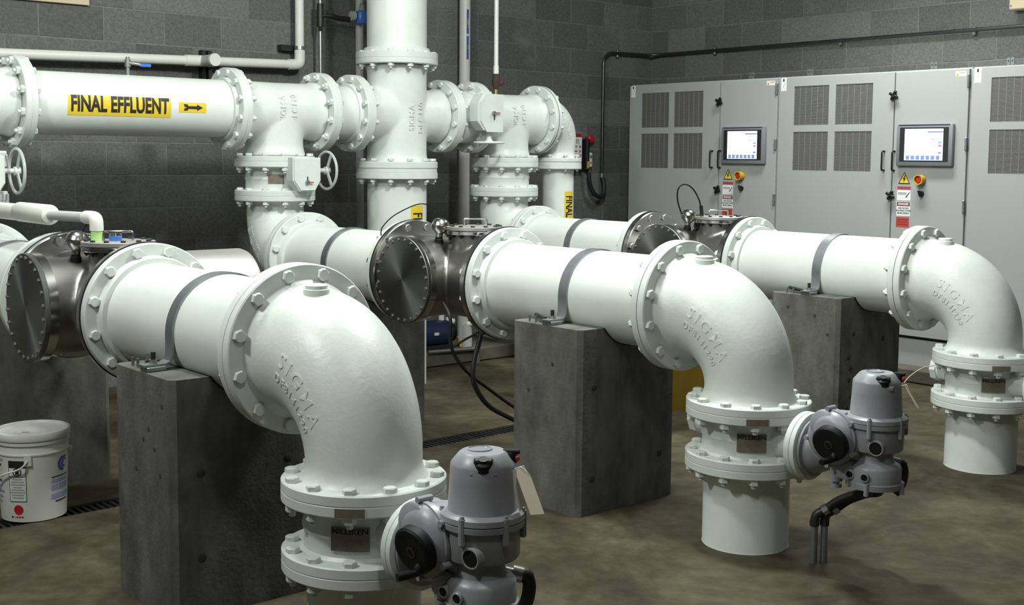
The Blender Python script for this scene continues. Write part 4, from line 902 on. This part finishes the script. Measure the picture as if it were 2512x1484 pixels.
    b = MB(); b.lathe(p0, d, [(0, .029), (.072, .028), (.075, .026), (.075, .0225), (.040, .0225)], 32, (0, 0)); P_ = T.add(b, 'conduit_port', GREY)
    b = MB(); b.lathe(p0, d, [(.0725, .0225), (.0730, .010)], 24, (0, 1)); T.add(b, 'port_plug', BLACKP, P_)
    # lower housing
    b = MB(); b.lathe(m+V((-.012, -.012, 0)), EZ, [(.355, .078), (.360, .094), (.380, .096), (.382, .090), (.430, .089), (.440, .082), (.450, .066), (.470, .060), (.492, .060)], 56); T.add(b, 'lower_housing', GREY)
    b = MB(); b.obox(X(-.06, -.515, .412), (1, 0, 0), (0, 1, 0), (0, 0, 1), (.11, .10, .08), .016, 2); T.add(b, 'terminal_box', GREY)
    for o_ in ((-.138, -.552, .406), (-.144, -.615, .407)):
        p0 = X(*o_)-d*.05; b = MB(); b.lathe(p0, d, [(0, .0175), (.048, .017), (.050, .015), (.050, .012), (.02, .012)], 20, (0, 0)); Q = T.add(b, 'cable_port', GREY)
        b = MB(); b.lathe(p0, d, [(.0475, .012), (.048, .004)], 16, (0, 1)); T.add(b, 'port_plug', BLACKP, Q)
    for a in (.3, 1.9, 3.4, 5.0):
        p = m+V((-.012+.094*math.cos(a), -.012+.094*math.sin(a), 0)); b = MB(); b.cyl(p+EZ*.343, p+EZ*.386, .009, 10); T.add(b, 'base_screw', GREY)
    # gland on the far side
    p = X(.060, -.600, .425); gd = V((.75, -.60, -.25)).normalized()
    b = MB(); b.lathe(p-gd*.05, gd, [(0, .013), (.044, .013), (.044, .022), (.072, .022), (.073, .015)], 12); T.add(b, 'cable_gland', STEELB)
    b = MB(); b.tube(smooth([p+gd*.018, p+gd*.034, p+gd*.042-EZ*.025, p+gd*.034-EZ*.07, p+gd*.010-EZ*.11]), [.020]*8+[.018]*17, 14); T.add(b, 'cable', BLACK)
    # paper tag
    t0 = m+sd*.080+cd*.03+EZ*.735; tn = (cd+sd*.25).normalized(); tx = EZ.cross(tn).normalized()
    b = MB(); vs = []; n = 6
    for i in range(n+1):
        f = i/n; c = t0+sd*(.012+.030*f)-EZ*(.008+.105*f)+tn*(.014+.045*f)
        if k != 'A': c = t0+sd*(.010+.045*f)-EZ*(.008+.075*f)+tn*(.014)
        wd = .018 if k == 'A' else .004
        for s in (-1, 1): vs.append(c+tx*wd*s*(.6 if i == 0 else 1)); 
    fs = [(2*i, 2*i+1, 2*i+3, 2*i+2) for i in range(n)]
    off = len(vs); vs += [v-tn*.0012 for v in vs]; fs += [tuple(off+j for j in reversed(f)) for f in fs[:n]]
    T.add(b.raw(vs, fs), 'paper_tag', PAPER)
    b = MB(); b.tube(smooth([t0-EZ*.012, t0+tn*.018+sd*.012-EZ*.004, t0+tn*.02+sd*.02-EZ*.016]), .0012, 6); T.add(b, 'tag_string', LABELW)
    if k == 'A':
        b = MB(); q = [t0+tn*.006-sd*.022-EZ*.030, t0+tn*.006+sd*.004-EZ*.008, t0+tn*.006+sd*.022-EZ*.002, t0+tn*.008+sd*.034-EZ*.03, t0+tn*.008+sd*.026-EZ*.10, t0+tn*.006+sd*.012-EZ*.122, t0+tn*.006+sd*.004-EZ*.10, t0+tn*.006-sd*.006-EZ*.05]
        q2 = [v-tn*.001 for v in q]; b.raw(q+q2, [tuple(range(8)), tuple(range(15, 7, -1))]+[(i, (i+1) % 8, 8+(i+1) % 8, 8+i) for i in range(8)]); T.add(b, 'white_tag', LABELW)
    else:
        b = MB(); b.tube(smooth([t0+sd*.01, t0+sd*.03+EZ*.02-cd*.03, t0+sd*.07+EZ*.045-cd*.06, t0+sd*.11+EZ*.05-cd*.10]), .0015, 6); T.add(b, 'tag_wire', PAPER)
actuator('A', XA); actuator('B', XB); actuator('C', XC)
# conduit stubs feeding the middle actuator
for i, (x, y) in enumerate(((1.797, -.325), (1.832, -.345))):
    T = Thing('conduit_stub', ['thin floor conduit stub nearer the white pipe', 'thin floor conduit stub farther from the white pipe'][i], 'conduit', (x, y, 0), 'conduit stubs in the floor')
    b = MB(); b.cyl((x, y, 0), (x, y, .150), .0135, 16); T.add(b, 'tube', GALV)
    b = MB(); b.cyl((x, y, .142), (x, y, .165), .018, 8); T.add(b, 'coupling', DARK)
    b = MB(); b.tube(smooth([(x, y, .160), (x+.004, y-.006, .185), (x+.02, y-.03, .205)]), .0165, 12); T.add(b, 'elbow', DARK)
    b = MB(); b.cyl((x+.015, y-.024, .200), (x+.026, y-.038, .213), .021, 8); T.add(b, 'gland_nut', ZINC)
    b = MB(); b.tube(smooth([(x+.022, y-.034, .209), (x+.05, y-.07, .245), (x+.07, y-.13, .278), (x+.05, y-.19, .300), (x+.02, y-.22, .335)]), .0165, 12); T.add(b, 'flexible_hose', BLACK)

# ------------------------------------------------------------------ plastic vent on the nearest vessel
T = Thing('pvc_vent', 'white plastic vent pipe with green taped end on the nearest vessel', 'pipe', (-.09, 1.70, 1.166))
b = MB(); b.cyl((-.09, 1.75, 1.254), (-.09, 2.20, 1.246), .0205, 20); T.add(b, 'pipe', PVCG)
b = MB(); b.tube(smooth([(-.09, 1.80, 1.2535), (-.09, 1.73, 1.2545), (-.09, 1.706, 1.248), (-.09, 1.70, 1.228), (-.09, 1.70, 1.206)]), .0262, 20); T.add(b, 'elbow', PVC)
b = MB(); b.cyl((-.09, 1.70, 1.166), (-.09, 1.70, 1.208), .0225, 20); T.add(b, 'green_tape', GREEN)
b = MB(); b.lathe((-.09, 2.17, 1.247), EY, [(0, .0215), (.004, .038), (.02, .043), (.36, .043), (.365, .040)], 28); T.add(b, 'coupling', PVC)
b = MB(); b.cyl((-.09, 2.52, 1.244), (-.09, 4.58, 1.235), .0375, 28); T.add(b, 'large_pipe', PVC)
T = Thing('vent_fitting', 'small blue labelled fitting on the nearest vessel hatch', 'fitting', (-.03, 1.66, 1.166))
b = MB(); b.lathe((-.03, 1.665, 1.166), EZ, [(0, .024), (.018, .025), (.022, .022)], 20); T.add(b, 'cap', BLUE)
b = MB(); b.lathe((-.03, 1.665, 1.187), EZ, [(0, .025), (.008, .023), (.010, .018)], 14); T.add(b, 'cap_rim', STEELB)
T = Thing('cable_plug', 'black cable plug standing behind the nearest vessel hatch', 'cable', (-.03, 1.80, 1.10))
b = MB(); b.tube([(-.03, 1.81, 1.09), (-.032, 1.81, 1.18), (-.036, 1.81, 1.235)], [.008, .009, .011], 12); T.add(b, 'plug', BLACKP)
b = MB(); b.tube(smooth([(-.036, 1.81, 1.23), (-.05, 1.82, 1.24), (-.08, 1.83, 1.22), (-.10, 1.84, 1.17)]), .003, 8); T.add(b, 'wire', BLACKP)

# ------------------------------------------------------------------ pail
px, py_ = -.205, 2.135
T = Thing('plastic_pail', 'white plastic pail with lid standing on the floor trench', 'pail', (px, py_, 0))
b = MB(); b.lathe((px, py_, 0), EZ, [(0, .120), (.004, .128), (.03, .129), (.275, .1385), (.277, .1415), (.283, .1425), (.288, .1395), (.318, .141), (.320, .146), (.330, .147), (.332, .142), (.345, .143)], 64); B_ = T.add(b, 'pail_body', PAIL)
b = MB(); b.lathe((px, py_, 0), EZ, [(.338, .142), (.338, .149), (.342, .1505), (.362, .1505), (.368, .148), (.370, .143), (.366, .139), (.358, .136), (.357, .10), (.357, .001)], 64, (0, 0)); LD = T.add(b, 'lid', PAIL)
b = MB(); b.raw([(px-.05, py_-.02, .3578), (px-.025, py_-.035, .3578), (px-.02, py_-.027, .3578), (px-.045, py_-.012, .3578)], [(0, 1, 2, 3)]); T.add(b, 'red_smear', PINKI, LD, ang=None)
cd = V((cam.location.x-px, cam.location.y-py_, 0)).normalized(); rd = V((-cd.y, cd.x, 0)); rd = rd if rd.dot(r2) > 0 else -rd
def face(deg): a = math.radians(deg); return cd*math.cos(a)+rd*math.sin(a)
def pmap(deg, z):   # follows the slight taper
    st = face(deg); tv = EZ.cross(st)
    def f(x, y, zz):
        zz2 = z+y; R = .1295+(zz2-.03)/(.245)*.0095+.0006+zz; a = x/.134; return V((px, py_, zz2))+(st*math.cos(a)+tv*math.sin(a))*R
    return f
f = pmap(-27, .175); L0 = T.add(patch(f, -.036, .036, -.085, .085, 6, 4, .0004), 'warning_print', LABELW, B_, label='boxed black and white warning print')
for (a, c, d, e) in ((-.036, .036, .055, .085), (-.036, -.034, -.085, .085), (.034, .036, -.085, .085), (-.036, .036, -.085, -.083), (-.036, .036, .018, .020)): T.add(patch(f, a, c, d, e, 4, 2, .0008), 'print_block', INK, L0)
T.add(MB().raw([f(.019*math.cos(2*PI*i/20), .038+.017*math.sin(2*PI*i/20), .0008) for i in range(20)]+[f(.014*math.cos(2*PI*i/20), .038+.0125*math.sin(2*PI*i/20), .0008) for i in range(20)], [(i, (i+1) % 20, 20+(i+1) % 20, 20+i) for i in range(20)]), 'print_ring', INK, L0, ang=None)
T.add(patch(f, -.007, .008, .029, .046, 2, 2, .0008), 'print_block', INK, L0)
for i in range(8):
    y = .008-.011*i; w2 = (.020, .026, .030, .018, .028, .031, .026, .024)[i]; T.add(patch(f, -w2, w2, y-.0032, y+.0032, 4, 1, .0008), 'print_line', LABELG, L0)
f = pmap(-27, .056); T.add(MB().raw([f(.020*math.cos(2*PI*i/24), .020*math.sin(2*PI*i/24), .0006) for i in range(24)], [tuple(range(24))]), 'red_dot', PINKI if False else RED, B_, ang=None)
f = pmap(-30, .026)
for i, m_ in enumerate((INK, YEL, REDI, REDI, REDI)): T.add(patch(f, -.026+.011*i, -.018+.011*i, -.003, .003, 1, 1, .0006), 'print_dot', m_, B_)
f = pmap(52, .135); 
for (a, c, d, e, m_) in ((-.05, .05, .042, .046, INK), (-.05, .045, .020, .034, BLUEL), (-.05, -.018, -.010, .012, BLUEL), (-.01, .05, -.012, .014, BLUEL), (-.05, .05, -.048, -.026, BLUEL), (-.03, .04, -.062, -.057, INK)): T.add(patch(f, a, c, d, e, 6, 1, .0006), 'print_block', m_, B_)
f = pmap(58, .228)   # swoosh emblem : two nested crescents
for (ro, ri, m_, ox) in ((.034, .026, BLUEI, 0), (.021, .015, BLUEI, .006), (.025, .0225, BLUEL, .002)):
    n = 16; vs = [f(ox+ro*math.cos(1.0+3.6*i/n), .9*ro*math.sin(1.0+3.6*i/n), .0006) for i in range(n+1)]+[f(ox+.006+ri*math.cos(1.0+3.6*i/n), .9*ri*math.sin(1.0+3.6*i/n), .0006) for i in range(n+1)]
    T.add(MB().raw(vs, [(i, i+1, n+2+i, n+1+i) for i in range(n)]), 'emblem', m_, B_, ang=None)
f = pmap(-68, .20)
for i in range(9): T.add(patch(f, -.03, .026-.012*(i % 3), .055-.022*i, .064-.022*i, 2, 1, .0006), 'print_block', (LABELG, INK, REDI, YEL, BLUEI, LABELG, BLUEL, LABELG, LABELG)[i], B_)
e0 = V((px, py_, .262))+face(-8)*.140
b = MB(); b.obox(e0, EZ.cross(face(-8)), EZ, face(-8), (.030, .05, .012), .003); T.add(b, 'handle_ear', PAIL)
e1 = V((px, py_, .262))+face(172)*.140; mid = V((px, py_, .135))+face(-90)*.19
b = MB(); b.tube(smooth([e0+face(-8)*.006, e0+face(-14)*.012+face(-90)*.03-EZ*.03, (e0+mid)/2+face(-35)*.03, mid, (e1+mid)/2+face(-130)*.045, e1+face(180)*.008]), .0035, 8); T.add(b, 'bail_handle', PVC)
b = MB(); e2 = V((px, py_, .272))+face(88)*.140; b.lathe(e2, face(88), [(0, .014), (.010, .012), (.014, .007)], 12); T.add(b, 'side_ear', PAIL)

# ------------------------------------------------------------------ yellow bin, pump, cables
T = Thing('yellow_bin', 'yellow plastic bin on the floor behind the middle pedestal', 'bin', (3.64, 2.02, 0))
b = MB(); bx0, bx1, by0, by1 = 3.40, 3.88, 1.80, 2.24
vs = []
for (z, g) in ((0, -.02), (.38, 0), (.38, .014), (.41, .014), (.41, -.004), (.03, -.026)):
    vs += [(bx0-g, by0-g, z), (bx1+g, by0-g, z), (bx1+g, by1+g, z), (bx0-g, by1+g, z)]
fs = [(0, 3, 2, 1)]+[(i*4+j, i*4+(j+1) % 4, i*4+4+(j+1) % 4, i*4+4+j) for i in range(5) for j in range(4)]+[(20, 21, 22, 23)]
T.add(b.raw(vs, fs), 'bin_body', BINM, ang=20)
b = MB(); b.box((2.9, 3.90, 0), (4.05, 4.55, .105), .012); single('concrete_slab', b, PAD, 'low concrete slab against the wall under the blue pump', 'concrete pad', loc=(3.45, 4.2, 0))
T = Thing('sample_pump', 'small dark blue pump on the slab behind the vessels', 'pump', (3.36, 4.02, .105))
b = MB(); b.lathe((3.18, 4.02, .225), EX, [(0, .06), (.01, .088), (.03, .095), (.26, .095), (.275, .088), (.28, .05)], 40); T.add(b, 'motor', BLUED)
b = MB(); b.lathe((3.45, 4.02, .225), EX, [(0, .06), (.02, .07), (.055, .07), (.065, .05)], 32); T.add(b, 'pump_head', BLACKP)
b = MB(); b.box((3.22, 3.95, .105), (3.44, 4.09, .145), .004); T.add(b, 'foot', DARK)
b = MB(); b.box((3.275, 3.922, .225), (3.315, 3.927, .245)); T.add(b, 'rating_label', LABELW)
T = Thing('pump_piping', 'white plastic riser and steel pipe beside the blue pump', 'pipe', (3.62, 4.0, .0))
b = MB(); b.cyl((3.61, 4.02, .12), (3.61, 4.02, .36), .041, 24); b.cyl((3.625, 4.0, .10), (3.625, 4.0, .27), .045, 24); T.add(b, 'riser', PVCG)
b = MB(); b.cyl((3.62, 3.98, .27), (3.66, 3.94, .285), .02, 16); T.add(b, 'side_outlet', PVC)
b = MB(); b.cyl((3.20, 3.90, .085+.03), (3.62, 3.88, .075+.03), .016, 12); b.cyl((3.62, 3.88, .11), (3.63, 3.87, .0), .018, 12); b.cyl((3.615, 3.875, .085), (3.635, 3.875, .125), .026, 8); T.add(b, 'steel_pipe', ZINC)
b = MB(); b.cyl((3.41, 4.02, .30), (3.41, 4.02, .365), .022, 14); b.cyl((3.45, 4.02, .315), (3.51, 4.0, .30), .022, 14); T.add(b, 'fittings', PVC)
b = MB(); b.tube(smooth([(3.50, 3.94, .20), (3.52, 3.93, .15), (3.51, 3.92, .12)]), .008, 8); T.add(b, 'yellow_wire', YELP)
single('power_cable', MB().tube(smooth([(1.80, 1.66, .75), (1.774, 1.6, .651), (1.72, 1.58, .54), (1.699, 1.57, .46), (1.72, 1.57, .385), (1.80, 1.57, .29), (1.94, 1.57, .21), (2.12, 1.56, .12), (2.30, 1.55, .03), (2.55, 1.54, .013)]), .0125, 10), BLACK, 'thick black cable hanging below the middle steel vessel', 'cable', 'black cables under the middle vessel', (1.8, 1.6, .3))
single('power_cable', MB().tube(smooth([(1.60, 1.68, .80), (1.581, 1.6, .74), (1.585, 1.6, .62), (1.62, 1.6, .54), (1.70, 1.6, .455), (1.82, 1.6, .37), (1.95, 1.6, .28), (2.14, 1.6, .16), (2.32, 1.6, .03), (2.55, 1.6, .013)]), .0085, 10), BLACK, 'thinner black cable crossing behind the thick one', 'cable', 'black cables under the middle vessel', (1.7, 1.6, .3))
single('branch_cable', MB().tube(smooth([(1.60, 1.59, .60), (1.66, 1.58, .63), (1.72, 1.57, .655), (1.80, 1.58, .70)]), .006, 8), BLACK, 'short thin black cable branching up to the middle vessel', 'cable', None, (1.7, 1.58, .6))
